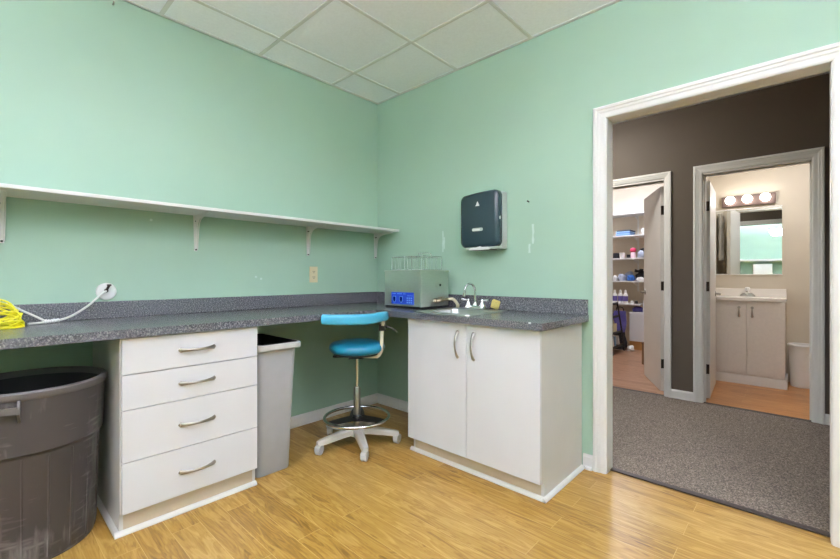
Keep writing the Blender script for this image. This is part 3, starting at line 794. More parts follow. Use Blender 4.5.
bm = B()
rnd = random.Random(3)
for k in range(12):
    a = k/11.0
    tilt = math.radians(-6 + 96*a)            # loops fanned from lying to upright
    cx = 0.250 - 0.160*a + rnd.uniform(-0.008, 0.008); cy = -2.447 + 0.010*rnd.uniform(-1, 1) - 0.022*a; cz = CT + 0.006 + 0.060*math.sin(a*PI/2)
    L, W = 0.118 - 0.012*a + rnd.uniform(-0.012, 0.010), 0.050
    pts = []
    for i in range(40):
        t = 2*PI*i/40
        u = L*math.cos(t); w = W*math.sin(t)
        pts.append((cx - w*math.cos(tilt), cy + u, max(CT+0.0062, cz + w*math.sin(tilt) + 0.016*math.sin(2*t+1.7*k))))
    tube(bm, pts, 0.0045, 7, True)
solo('coiled_tube', bm, M['yellow'], 'bright yellow coil of plastic tubing on the left end of the worktop', 'tubing', (0.17, -2.46, CT), smooth=True)

# ------------------------------------------------------------------ large round bin
bc = (0.372, -2.326)
rb = thing('trash_bin', 'large round dark grey scuffed trash bin under the left worktop', 'bin', (bc[0], bc[1], 0))
bm = B()
lathe(bm, [(0.0, 0.012), (0.205, 0.012), (0.212, 0.0), (0.224, 0.0), (0.230, 0.02), (0.243, 0.435), (0.246, 0.446), (0.256, 0.456), (0.263, 0.675), (0.263, 0.682), (0.250, 0.682), (0.246, 0.45), (0.238, 0.43), (0.220, 0.03), (0.0, 0.03)], (bc[0], bc[1], 0), 96, cap=False)
body = link('body', bm, [M['brute'], M['bruteinside']], rb, rb, True)
for p in body.data.polygons:
    c = p.center; n = p.normal
    if (n.x*c.x + n.y*c.y) < -1e-4 and c.z > 0.03: p.material_index = 1
    if c.z < 0.035 and n.z > 0.8: p.material_index = 1
bm = B(); lathe(bm, [(0.250, 0.668), (0.266, 0.668), (0.270, 0.674), (0.271, 0.694), (0.266, 0.701), (0.254, 0.701), (0.249, 0.695), (0.250, 0.668)], (bc[0], bc[1], 0), 96, cap=False)
link('rim', bm, M['bruterim'], rb, rb, True)
# ribs down the side below the band
bm = B()
for k in range(19):
    a = math.radians(-8 + 360*k/19)
    ca, sa = math.cos(a), math.sin(a)
    pts = []
    for z, r in ((0.02, 0.2275), (0.435, 0.2405)):
        pts.append((bc[0]+r*ca, bc[1]+r*sa, z))
    tube(bm, pts, 0.005, 8)
link('ribs', bm, M['brute'], rb, rb, True)
# side handle in a recess facing the room
def handle_arc(a0, a1):
    bm = B(); pts = []
    n = 12
    for i in range(n+1):
        a = math.radians(a0 + (a1-a0)*i/n); pts.append((bc[0]+0.290*math.cos(a), bc[1]+0.290*math.sin(a), 0.640))
    L = []
    for p in pts:
        d = Vector((p[0]-bc[0], p[1]-bc[1], 0)).normalized()
        L.append([Vector(p)+d*u+Vector((0, 0, w)) for u, w in ((0.006, 0.012), (-0.006, 0.012), (-0.006, -0.012), (0.006, -0.012))])
    loft(bm, L)
    for e in (a0, a1):
        a = math.radians(e); d = Vector((math.cos(a), math.sin(a), 0)); t = Vector((-math.sin(a), math.cos(a), 0))
        o = Vector((bc[0], bc[1], 0))
        def q(r, s, z): return o + d*r + t*s + Vector((0, 0, z))
        loft(bm, [[q(0.262, s, 0.672), q(0.276, s, 0.672), q(0.297, s, 0.645), q(0.297, s, 0.626), q(0.262, s, 0.585)] for s in (-0.004, 0.004)])
    return bm
link('handle', handle_arc(-50, -9), M['bruterim'], rb, rb)
link('handle', handle_arc(130, 171), M['bruterim'], rb, rb)

# ------------------------------------------------------------------ slim grey bin
gb = thing('trash_bin', 'tall slim light grey rectangular trash bin beside the drawer cabinet', 'bin', (0.38, -1.298, 0))
bm = B()
def gl(z, i, r): return [(p[0], p[1], z) for p in rounded_rect(0.145+i*0.9, 0.650-i, -1.425+i*0.3, -1.172-i*0.3, r)]
loft(bm, [gl(0.0, 0.084, 0.03), gl(0.008, 0.078, 0.034), gl(0.56, 0.043, 0.034), gl(0.575, 0.039, 0.034), gl(0.735, 0.030, 0.034)], True, False)
link('body', bm, M['greybin'], gb, gb, True)
bm = B()
loft(bm, [gl(0.728, 0.031, 0.034), gl(0.728, -0.004, 0.03), gl(0.733, -0.010, 0.03), gl(0.757, -0.010, 0.03), gl(0.762, -0.004, 0.03), gl(0.762, 0.012, 0.03), gl(0.735, 0.033, 0.03)], False, False)
link('rim', bm, M['greyrim'], gb, gb, True)
bm = B()
loft(bm, [gl(0.7615, 0.0125, 0.03), gl(0.735, 0.036, 0.03), gl(0.55, 0.050, 0.034), gl(0.02, 0.092, 0.03)], False, True)
link('liner', bm, M['liner'], gb, gb, True)

# ------------------------------------------------------------------ stool
sx, sy = 0.598, -0.712
Rv = Vector((0.7352, 0.6779, 0)); Tv = Vector((0.6779, -0.7352, 0))     # sideways, and towards the room
so_ = Vector((sx, sy, 0))
def S(r, d, z): return so_ + Rv*r + Tv*d + Vector((0, 0, z))
st = thing('stool', 'teal blue swivel stool with curved arm rest and chrome foot ring, in the knee space', 'stool', (sx, sy, 0))
bm = B(); lathe(bm, [(0.0, 0.628), (0.150, 0.628), (0.172, 0.634), (0.185, 0.650), (0.188, 0.664), (0.184, 0.680), (0.170, 0.694), (0.14, 0.702), (0.08, 0.706), (0.0, 0.707)], (sx, sy, 0), 48, cap=False)
seat = link('seat', bm, M['vinyl'], st, st, True)
bm = B(); lathe(bm, [(0.0, 0.618), (0.155, 0.618), (0.160, 0.622), (0.160, 0.629), (0, 0.629)], (sx, sy, 0), 40, cap=False)
link('seat_pan', bm, M['blackplastic'], st, st, True)
# curved padded arm
pp = smooth_path([S(-0.158, 0.348, 0.888), S(-0.085, 0.354, 0.886), S(0.02, 0.337, 0.884), S(0.12, 0.282, 0.884), S(0.185, 0.190, 0.889), S(0.206, 0.085, 0.884)], 7)
bm = B(); L = []
for i, p in enumerate(pp):
    t = (pp[min(i+1, len(pp)-1)] - pp[max(i-1, 0)]); t.z = 0; t.normalize(); nrm = Vector((t.y, -t.x, 0))
    k = 1.0
    if i == 0 or i == len(pp)-1: k = 0.72
    hw, hh = 0.019*k, 0.029*k + 0.003*math.sin(PI*i/(len(pp)-1))
    L.append([p + nrm*hw*math.copysign(abs(math.cos(a))**0.6, math.cos(a)) + Vector((0, 0, hh*math.copysign(abs(math.sin(a))**0.6, math.sin(a)))) for a in [2*PI*q/20 for q in range(20)]])
loft(bm, L)
arm = link('arm_rest', bm, M['vinyl2'], st, st, True)
bm = B()
post = smooth_path([S(0.03, 0.01, 0.606), S(0.09, 0.03, 0.604), S(0.140, 0.045, 0.608), S(0.166, 0.053, 0.632), S(0.174, 0.055, 0.67), S(0.176, 0.057, 0.76), S(0.190, 0.075, 0.862)], 6)
L = []
for i, p in enumerate(post):
    t = (post[min(i+1, len(post)-1)] - post[max(i-1, 0)]).normalized(); w = Tv; n2 = t.cross(w).normalized()
    L.append([p + w*a + n2*b2 for a, b2 in ((0.012, 0.010), (-0.012, 0.010), (-0.012, -0.010), (0.012, -0.010))])
loft(bm, L); link('arm_post', bm, M['post'], st, st)
bm = B()
c0 = S(0.178, 0.06, 0.805)
def obox(bm, c, hr, hd, hz, bev=0.003):
    r = bmesh.ops.create_cube(bm, size=2.0)
    for v in r['verts']: v.co = c + Rv*(v.co.x*hr) + Tv*(v.co.y*hd) + Vector((0, 0, v.co.z*hz))
    es = list({e for v in r['verts'] for e in v.link_edges}); bmesh.ops.bevel(bm, geom=es, offset=bev, segments=2, profile=0.5, affect='EDGES')
obox(bm, c0, 0.021, 0.018, 0.022); link('clamp', bm, M['blackplastic'], st, st)
bm = B(); tube(bm, [S(0.196, 0.06, 0.809), S(0.214, 0.062, 0.809)], [0.006, 0.009], 10); tube(bm, smooth_path([S(0.212, 0.06, 0.809), S(0.243, 0.064, 0.799), S(0.276, 0.068, 0.773)], 4), [0.0055]*6+[0.006, 0.005, 0.0045], 8)
link('clamp_lever', bm, M['blackplastic'], st, st, True)
bm = B(); tube(bm, smooth_path([S(-0.02, 0.01, 0.606), S(-0.10, 0.06, 0.606), S(-0.150, 0.07, 0.612)], 4), [0.006]*6+[0.008, 0.009, 0.007], 8)
obox(bm, S(0, 0, 0.604), 0.045, 0.045, 0.014, 0.006); link('height_lever', bm, M['blackplastic'], st, st, True)
bm = B()
lathe(bm, [(0.012, 0.38), (0.012, 0.60)], (sx, sy, 0), 20); link('piston', bm, M['chrome'], st, st, True)
bm = B(); lathe(bm, [(0.024, 0.10), (0.024, 0.186), (0.024, 0.385), (0.021, 0.392), (0.012, 0.394)], (sx, sy, 0), 24); link('column', bm, M['nickel'], st, st, True)
bm = B(); tube(bm, [(sx+0.217*math.cos(2*PI*k/64), sy+0.217*math.sin(2*PI*k/64), 0.188) for k in range(64)], 0.0105, 12, True)
link('foot_ring', bm, M['chrome'], st, st, True)
bm = B(); lathe(bm, [(0.030, 0.160), (0.034, 0.165), (0.034, 0.200), (0.030, 0.205), (0.0245, 0.205)], (sx, sy, 0), 24)
for k in range(3):
    a = math.radians(20 + 120*k)
    c, s = math.cos(a), math.sin(a)
    L = []
    for r, w in ((0.028, 0.052), (0.12, 0.046), (0.210, 0.030)):
        p = Vector((sx+r*c, sy+r*s, 0.182)); q = Vector((-s, c, 0))
        L.append([p+q*w+Vector((0, 0, 0.003)), p-q*w+Vector((0, 0, 0.003)), p-q*w-Vector((0, 0, 0.003)), p+q*w-Vector((0, 0, 0.003))])
    loft(bm, L)
link('ring_plate', bm, M['blackplastic'], st, st)
bm = B(); lathe(bm, [(0.046, 0.062), (0.050, 0.070), (0.050, 0.118), (0.044, 0.128), (0.025, 0.130)], (sx, sy, 0), 28); link('hub', bm, M['stoolwhite'], st, st, True)
for k in range(5):
    a = math.radians(-100 + 72*k); c, s = math.cos(a), math.sin(a); q = Vector((-s, c, 0)); d = Vector((c, s, 0))
    bm = B(); L = []
    for r, w, zt, zb in ((0.038, 0.034, 0.124, 0.078), (0.10, 0.029, 0.118, 0.076), (0.19, 0.025, 0.104, 0.066), (0.268, 0.022, 0.090, 0.058), (0.286, 0.018, 0.084, 0.060)):
        p = Vector((sx, sy, 0)) + d*r
        L.append([p+q*w+Vector((0, 0, zb)), p+q*w+Vector((0, 0, zt-0.010)), p+q*w*0.6+Vector((0, 0, zt)), p-q*w*0.6+Vector((0, 0, zt)), p-q*w+Vector((0, 0, zt-0.010)), p-q*w+Vector((0, 0, zb))])
    loft(bm, L); lg = link('leg', bm, M['stoolwhite'], st, st, True)
    # twin-wheel caster
    sw = math.radians((-100 + 72*k) + (35, -30, 60, 20, -50)[k]); dd = Vector((math.cos(sw), math.sin(sw), 0)); ax = Vector((-math.sin(sw), math.cos(sw), 0))
    cpos = Vector((sx, sy, 0)) + d*0.268 + dd*0.010
    bm = B()
    for s2 in (-1, 1):
        rings = []
        for off, r in ((0.003, 0.026), (0.004, 0.0275), (0.015, 0.0275), (0.018, 0.023)):
            rings.append([cpos + ax*s2*off + Vector((0, 0, 0.0276)) + (dd*math.cos(t) + Vector((0, 0, 1))*math.sin(t))*r for t in [2*PI*j/22 for j in range(22)]])
        loft(bm, rings)
    L = []
    for off in (-0.0185, 0.0185):
        L.append([cpos + ax*off + Vector((0, 0, 0.0276)) + dd*x + Vector((0, 0, z)) for x, z in ((-0.024, -0.010), (0.024, -0.010), (0.0285, 0.010), (0.024, 0.026), (0.012, 0.034), (-0.012, 0.034), (-0.024, 0.026), (-0.0285, 0.010))])
    loft(bm, L)
    tube(bm, [Vector((sx, sy, 0)) + d*0.268 + Vector((0, 0, 0.045)), Vector((sx, sy, 0)) + d*0.268 + Vector((0, 0, 0.062))], 0.009, 10)
    link('caster', bm, M['caster'], lg, st, True)

# ------------------------------------------------------------------ hall doors
def door_leaf(name, hinge, ang, length, height, m, handed, label=None):
    """leaf from hinge point along angle; thickness grows to the left of the direction when handed=1"""
    d = Vector((math.cos(ang), math.sin(ang), 0)); n = Vector((-math.sin(ang), math.cos(ang), 0))*handed; o = Vector((hinge[0], hinge[1], 0))
    X = Matrix(((d.x, n.x, 0, o.x), (d.y, n.y, 0, o.y), (0, 0, 1, 0), (0, 0, 0, 1)))
    root = bpy.data.objects.new(name, None); COL.objects.link(root); root.location = o; root['kind'] = 'structure'
    bm = B(); box(bm, 0.0, length, 0.0, 0.035, 0.012, height, 0.002, 2, X); link('leaf', bm, m, root, root)
    for s, yy in ((-1, 0.0), (1, 0.035)):
        bm = B()
        tube(bm, [X @ Vector((length-0.065, yy, 0.965)), X @ Vector((length-0.065, yy+s*0.008, 0.965))], [0.030, 0.028], 18)
        tube(bm, [X @ Vector((length-0.065, yy+s*0.006, 0.965)), X @ Vector((length-0.065, yy+s*0.045, 0.965))], 0.010, 12)
        tube(bm, smooth_path([X @ Vector((length-0.060, yy+s*0.042, 0.965)), X @ Vector((length-0.10, yy+s*0.048, 0.967)), X @ Vector((length-0.165, yy+s*0.044, 0.962))], 4), 0.0095, 10)
        link('lever_handle', bm, M['nickel'], root, root, True)
    for z in (0.28, 1.05, 1.80):
        bm = B(); box(bm, -0.0025, 0.0, 0.004, 0.032, z-0.045, z+0.045, 0.0, 2, X); tube(bm, [X @ Vector((-0.004, 0.037, z-0.045)), X @ Vector((-0.004, 0.037, z+0.045))], 0.006, 10)
        link('hinge', bm, M['bronze'], root, root)
    return root
# store room door, hinged on its right jamb, swung into the store room
door_leaf('door_1', (1.812, 2.125), math.radians(115.6), 0.715, 2.035, M['greydoor'], -1)
# bathroom door, hinged left, swung fully into the bathroom
door_leaf('door_2', (2.212, 2.150), math.radians(93.3), 0.700, 2.035, M['greydoor'], 1)
# hinge leaves on the jambs
bm = B()
for z in (0.28, 1.05, 1.80): box(bm, D1R-0.003, D1R, HY+0.082, HY+0.118, z-0.045, z+0.045)
struct('trim_12', bm, M['bronze'])
bm = B()
for z in (0.28, 1.05, 1.80): box(bm, D2L, D2L+0.003, HY+0.082, HY+0.118, z-0.045, z+0.045)
struct('trim_13', bm, M['bronze'])

# ------------------------------------------------------------------ bathroom
vx0, vx1, vy = 2.105, 2.718, 3.05
vn = thing('vanity_cabinet', 'pale two-door bathroom vanity cabinet seen through the right hall door', 'cabinet', (2.41, 3.27, 0))
bm = B(); box(bm, vx0, vx1, vy+0.018, 3.07+0.012, 0.095, 0.885); box(bm, vx0, vx0+0.016, 3.08, 3.495, 0.095, 0.885); box(bm, vx1-0.016, vx1, 3.08, 3.495, 0.095, 0.885); box(bm, vx0, vx1, 3.08, 3.495, 0.095, 0.11); link('carcass', bm, M['vanity'], vn, vn)
bm = B(); box(bm, vx0-0.004, vx1+0.018, vy+0.002, 3.49, 0.0, 0.094, 0.003); link('toe_board', bm, M['trim'], vn, vn)
for a, b2, hx in ((vx0+0.002, 2.4125, 2.352), (2.4155, vx1-0.001, 2.461)):
    bm = B(); box(bm, a, b2, vy, vy+0.018, 0.108, 0.880, 0.002); d = link('door', bm, M['vanity'], vn, vn)
    bm = B()
    tube(bm, [(hx, vy, 0.815), (hx, vy-0.010, 0.815)], [0.013, 0.014], 14)
    tube(bm, [(hx, vy, 0.725), (hx, vy-0.010, 0.725)], [0.011, 0.013], 14)
    tube(bm, smooth_path([(hx, vy-0.006, 0.822), (hx, vy-0.022, 0.800), (hx, vy-0.022, 0.760), (hx, vy-0.006, 0.715)], 5), [0.005]*8+[0.006, 0.007, 0.008, 0.009, 0.010, 0.010, 0.011, 0.011], 10)
    link('pull', bm, M['nickel'], d, vn, True)
vt = thing('bathroom_sink', 'white one-piece sink top with backsplash on the bathroom vanity', 'sink', (2.41, 3.27, 0.886))
bm = B()
vX0, vX1, vY0, vY1 = 2.09, 2.727, 3.035, 3.499
n = 36
out = []; inn = []; bot = []
cxv, cyv = 2.40, 3.25
for i in range(n):
    a = 2*PI*i/n; c, s = math.cos(a), math.sin(a)
    k = min((vX1-cxv if c > 0 else cxv-vX0)/max(abs(c), 1e-6), (vY1-cyv if s > 0 else cyv-vY0)/max(abs(s), 1e-6))
    out.append((cxv+c*k, cyv+s*k)); inn.append((cxv+c*0.20, cyv+s*0.145)); bot.append((cxv+c*0.10, cyv+s*0.07))
loft(bm, [[(p[0], p[1], 0.886) for p in out], [(p[0], p[1], 0.918) for p in out], [(p[0], p[1], 0.918) for p in inn], [(p[0], p[1], 0.84) for p in bot]], True, True)
link('top', bm, M['marble'], vt, vt)
bm = B(); box(bm, vX0, vX1-0.004, 3.478, 3.499, 0.918, 1.006, 0.004); link('backsplash', bm, M['marble'], vt, vt)
bf = thing('faucet', 'dark chrome centre-set faucet on the white bathroom vanity top', 'faucet', (2.395, 3.42, 0.918))
bm = B(); loft(bm, [[(p[0], p[1], z) for p in rounded_rect(2.395-w, 2.395+w, 3.42-0.028, 3.42+0.028, 0.02)] for z, w in ((0.9185, 0.072), (0.934, 0.068), (0.958, 0.040))]); link('base', bm, M['nickel'], bf, bf, True)
bm = B(); tube(bm, smooth_path([(2.395, 3.42, 0.94), (2.395, 3.40, 0.968), (2.395, 3.35, 0.972), (2.395, 3.31, 0.960)], 4), 0.012, 12); link('spout', bm, M['chrome'], bf, bf, True)
bm = B(); lathe(bm, [(0.030, 0.022), (0.024, 0.040), (0.014, 0.056), (0.014, 0.068), (0.023, 0.078), (0.024, 0.096), (0.014, 0.106), (0, 0.107)], (2.395, 3.42, 0.918), 18); link('knob', bm, M['whiteplastic'], bf, bf, True)

mr = thing('bathroom_mirror', 'frameless rectangular mirror over the bathroom vanity', 'mirror', (2.39, 3.5, 1.17))
bm = B(); box(bm, 2.092, 2.687, 3.492, 3.499, 1.170, 1.915, 0.001); link('mirror_glass', bm, M['mirror'], mr, mr)
for za, zb in ((1.160, 1.1705), (1.9145, 1.924)):
    bm = B(); box(bm, 2.088, 2.691, 3.488, 3.499, za, zb, 0.002); link('edge_channel', bm, M['trim'], mr, mr)
lb = thing('vanity_light', 'three-bulb vanity light bar glowing above the bathroom mirror', 'light', (2.395, 3.5, 1.95))
bm = B(); box(bm, 2.154, 2.636, 3.462, 3.499, 1.950, 2.070, 0.004); link('back_plate', bm, M['lightbar'], lb, lb)
for x in (2.239, 2.393, 2.550):
    bm = B(); tube(bm, [(x, 3.462, 2.018), (x, 3.440, 2.018)], [0.026, 0.022], 16); so = link('socket', bm, M['lightbar'], lb, lb)
    bm = B(); bmesh.ops.create_uvsphere(bm, u_segments=24, v_segments=14, radius=0.045, matrix=Matrix.Translation((x, 3.408, 2.018))); link('bulb', bm, M['bulb'], so, lb, True)
wb = thing('waste_bin', 'small round white waste bin on the bathroom floor beside the vanity', 'bin', (2.845, 3.33, 0))
bm = B(); lathe(bm, [(0, 0.004), (0.084, 0.0), (0.090, 0.004), (0.107, 0.43), (0.103, 0.43), (0.086, 0.012), (0, 0.012)], (2.845, 3.33, 0), 36, cap=False); link('body', bm, M['whiteplastic'], wb, wb, True)
bm = B(); lathe(bm, [(0.103, 0.415), (0.114, 0.418), (0.116, 0.435), (0.110, 0.442), (0.102, 0.440), (0.103, 0.415)], (2.845, 3.33, 0), 36, cap=False); link('rim', bm, M['whiteplastic'], wb, wb, True)
bm = B()
L = []
for i in range(17):
    z = 1.36 + 0.60*i/16
    w = 0.13 - 0.075*max(0, (i-9)/7)**1.3; t = 0.026 + 0.006*math.sin(i)
    L.append([(2.058 + t*math.cos(a)*(1+0.18*math.sin(5*a+0.2*i)), 2.70 + w*math.sin(a), z) for a in [2*PI*k/28 for k in range(28)]])
loft(bm, L)
tl = solo('towel', bm, M['towel'], 'grey towel hanging on the bathroom wall behind the open door, seen in the mirror', 'towel', (2.058, 2.70, 1.36), smooth=True)
bm = B(); tube(bm, [(2.02, 2.70, 1.975), (2.062, 2.70, 1.965), (2.066, 2.70, 1.985)], 0.006, 8); solo('towel_hook', bm, M['nickel'], 'metal hook holding the grey towel on the bathroom wall', 'hook', (2.02, 2.70, 1.97))

# ------------------------------------------------------------------ store room
SF = 4.5
shelf_names = {1.776: 'store room wall shelf holding blue folders, second from the top', 1.417: 'store room wall shelf holding a pink bottle and black bag, third from the top',
               1.052: 'store room wall shelf heaped with plastic bags and cables, lowest above the counter', 2.128: 'topmost white store room shelf, empty, above the blue folders'}
for z, lab in shelf_names.items():
    t = thing('wall_shelf', lab, 'shelf', (0.6, SY, z), 'store room shelves')
    bm = B(); box(bm, -0.6, 1.5, SF, SY-0.002, z, z+0.02, 0.002); link('shelf_board', bm, M['shelf'], t, t)
    for x in (0.10, 0.90):
        bm = B(); prism(bm, [(SY, z), (SF+0.06, z), (SF+0.06, z-0.01), (SY-0.015, z-0.07), (SY, z-0.07)], 'x', x-0.004, x+0.004); link('bracket', bm, M['shelf'], t, t)
bm = B()
for x in (0.10, 0.90): box(bm, x-0.012, x+0.012, SY-0.012, SY, 0.9, 2.3)
struct('trim_14', bm, M['shelf'])

def shift(bm, y, x=0): pass
# blue folders
fl = ('bluefile', 'skyfile', 'bluefile', 'skyfile', 'navyfile')
fw = ('at the bottom of the stack', 'second from the bottom of the stack', 'in the middle of the stack', 'second from the top of the stack', 'at the top of the stack')
for k in range(5):
    z = 1.797 + k*0.017; bm = B(); dx = (0, -0.008, 0.006, -0.004, 0.01)[k]
    box(bm, 0.655+dx, 0.865+dx, SF+0.03, SF+0.29, z, z+0.016, 0.003)
    col = {'bluefile': 'blue', 'skyfile': 'pale blue', 'navyfile': 'navy'}[fl[k]]
    solo('folder', bm, M[fl[k]], col + ' folder ' + fw[k] + ' on the store room shelf', 'folder', (0.76+dx, SF+0.16, z), 'folders on the store room shelf')
bm = B(); lathe(bm, [(0, 0.0), (0.035, 0.0), (0.042, 0.008), (0.062, 0.05), (0.066, 0.09), (0.05, 0.105), (0, 0.105)], (1.065, SF+0.12, 1.7965), 28, cap=False)
solo('bowl', bm, M['whiteplastic'], 'white rounded tub on the folder shelf by the store room door', 'tub', (1.065, SF+0.12, 1.7965), smooth=True)
# third shelf
zs = 1.437
bm = B(); box(bm, 0.600, 0.680, SF+0.05, SF+0.20, zs+0.001, zs+0.085, 0.008); solo('black_case', bm, M['blackcloth'], 'small black case at the left of the pink bottle shelf', 'case', (0.64, SF+0.12, zs))
bm = B(); lathe(bm, [(0, 0.0), (0.036, 0.0), (0.042, 0.085), (0.044, 0.088), (0.040, 0.088), (0.034, 0.005), (0, 0.005)], (0.735, SF+0.07, zs+0.001), 24, cap=False); solo('cup', bm, M['paper'], 'white paper cup beside the pink bottle in the store room', 'cup', (0.735, SF+0.07, zs), smooth=True)
pb = thing('bottle', 'pink and white dispenser bottle on the store room shelf', 'bottle', (0.895, SF+0.08, zs+0.001))
bm = B(); lathe(bm, [(0, 0), (0.034, 0), (0.036, 0.01), (0.036, 0.075), (0.030, 0.090), (0, 0.090)], (0.895, SF+0.08, zs+0.001), 24, cap=False); link('body', bm, M['palepink'], pb, pb, True)
bm = B(); lathe(bm, [(0.03, 0.090), (0.042, 0.102), (0.045, 0.125), (0.036, 0.150), (0.012, 0.160), (0, 0.160)], (0.895, SF+0.08, zs+0.001), 24); link('cap', bm, M['pink'], pb, pb, True)
bm = B(); box(bm, 0.78, 0.86, SF+0.14, SF+0.26, zs+0.001, zs+0.06, 0.006); solo('storage_box', bm, M['blackcloth'], 'low black box behind the white cup on the store room shelf', 'box', (0.82, SF+0.2, zs))
bm = B(); blob(bm, (1.04, SF+0.20, zs+0.066), (0.095, 0.085, 0.105), 5, 0.10); solo('black_bag', bm, M['blackcloth'], 'slumped black bag at the right end of the pink bottle shelf', 'bag', (1.04, SF+0.20, zs), smooth=True)
bm = B(); blob(bm, (1.02, SF+0.035, zs+0.042), (0.050, 0.03, 0.065), 9, 0.12); solo('plastic_bag', bm, M['bag'], 'small clear bag in front of the slumped black bag', 'bag', (1.02, SF+0.035, zs), smooth=True)
# fourth shelf
zs = 1.072
for i, (x, y, s, mk, lab) in enumerate(((0.625, 0.09, (0.036, 0.06, 0.055), 'paper', 'white paper bag at the left end of the heaped store room shelf'), (0.728, 0.09, (0.056, 0.065, 0.075), 'bag', 'pale blue plastic bag on the heaped store room shelf'),
        (0.79, 0.24, (0.065, 0.06, 0.095), 'bag', 'taller plastic bag behind the cables on the heaped shelf'), (0.865, 0.07, (0.055, 0.05, 0.060), 'bluecloth', 'bright blue cloth bundle on the heaped store room shelf'),
        (0.975, 0.22, (0.088, 0.08, 0.095), 'blackcloth', 'heap of black fabric behind the blue cloth bundle'), (1.005, 0.06, (0.058, 0.045, 0.040), 'paper', 'crumpled white paper right of the blue cloth bundle'))):
    bm = B(); blob(bm, (x, SF+y, zs+0.6*s[2]+0.0012), s, 20+i, 0.14)
    solo({'bluecloth': 'cloth_bundle', 'blackcloth': 'fabric_heap', 'paper': 'paper_bundle', 'bag': 'plastic_bag'}[mk], bm, M[mk], lab, 'bag' if mk == 'bag' else 'bundle', (x, SF+y, zs), smooth=True)
bm = B(); rnd = random.Random(8)
pts = []
for i in range(60):
    t = i/59*2*PI*4; rr = 0.055+0.012*math.sin(i*1.3); pts.append((0.965+rr*math.cos(t), SF+0.09+0.6*rr*math.sin(t), zs+0.155+0.018*math.sin(i*0.9)+0.01*i/59 - 0.145*0))
tube(bm, smooth_path(pts, 2), 0.006, 6)
bmesh.ops.translate(bm, verts=bm.verts[:], vec=(-0.02, 0.10, 0.005))
solo('cable', bm, M['blackplastic'], 'coiled black cable lying on the black fabric heap', 'cable', (0.945, SF+0.19, zs+0.14), smooth=True)
# counter with bottles
zc = 0.690
ct = thing('counter_shelf', 'white store room counter with spray bottles on it', 'counter', (0.5, SY, zc))
bm = B(); box(bm, -0.6, 1.02, SF-0.01, SY-0.002, zc, zc+0.025, 0.003); link('board', bm, M['shelf'], ct, ct)
bm = B(); box(bm, -0.55, -0.53, SF+0.02, SY-0.004, 0.0, zc); link('end_panel', bm, M['shelf'], ct, ct)
zc += 0.0255
btl = []
b0 = thing('bottle', 'white bottle with violet label on the store room counter, leftmost of three', 'bottle', (0.628, SF+0.06, zc), 'white bottles on the store room counter')
bm = B(); lathe(bm, [(0, 0), (0.034, 0), (0.036, 0.008), (0.036, 0.125), (0.028, 0.150), (0.014, 0.165), (0.014, 0.175), (0, 0.175)], (0.628, SF+0.06, zc), 24, cap=False); link('body', bm, M['whiteplastic'], b0, b0, True)
bm = B(); lathe(bm, [(0.0364, 0.035), (0.0366, 0.04), (0.0366, 0.11), (0.0364, 0.115)], (0.628, SF+0.06, zc), 24, cap=False); link('bottle_label', bm, M['purplelabel'], b0, b0, True)
bm = B(); lathe(bm, [(0.018, 0.168), (0.018, 0.195), (0.010, 0.212), (0, 0.214)], (0.628, SF+0.06, zc), 18); link('cap', bm, M['whiteplastic'], b0, b0, True)
copy_thing(b0, (0.082, 0.01, 0), 'white bottle with violet label on the store room counter, middle one of three')
copy_thing(b0, (0.162, -0.005, 0), 'white bottle with violet label on the store room counter, rightmost of three')
for i, (x, mk, lab) in enumerate(((0.885, 'whiteplastic', 'small white jar on the store room counter right of the bottles'), (0.945, 'blackplastic', 'small dark jar on the store room counter right of the white jar'))):
    bm = B(); lathe(bm, [(0, 0), (0.024, 0), (0.025, 0.03), (0.02, 0.036), (0.02, 0.046), (0, 0.047)], (x, SF+0.06, zc), 18, cap=False); solo('jar', bm, M[mk], lab, 'jar', (x, SF+0.06, zc), smooth=True)
# cabinet under the counter
cb = thing('base_cabinet', 'low white store room cabinet on an oak plinth', 'cabinet', (1.0, SF, 0))
bm = B(); box(bm, 0.862, 1.40, SF+0.002, SF+0.30, 0.13, 0.585, 0.003); link('body', bm, M['lam'], cb, cb)
bm = B(); box(bm, 0.862, 1.40, SF+0.006, SF+0.29, 0.0, 0.13); link('plinth', bm, M['oakbase'], cb, cb)
bm = B(); box(bm, 0.866, 1.13, SF-0.014, SF+0.002, 0.135, 0.580, 0.002); d = link('door', bm, M['lam'], cb, cb)
bm = B(); box(bm, 1.133, 1.396, SF-0.014, SF+0.002, 0.135, 0.580, 0.002); link('door', bm, M['lam'], cb, cb)
bm = B(); box(bm, 1.045, 1.40, SF+0.03, SF+0.29, 0.586, 0.775, 0.004); solo('storage_box', bm, M['lam'], 'white box standing on the low store room cabinet behind the door', 'box', (1.2, SF+0.15, 0.586))
bm = B(); blob(bm, (0.955, SF+0.10, 0.586+0.033), (0.075, 0.07, 0.052), 31, 0.12); solo('cloth_bundle', bm, M['purple'], 'blue violet cloth bundle on the low store room cabinet under the counter', 'bundle', (0.955, SF+0.10, 0.586), smooth=True)
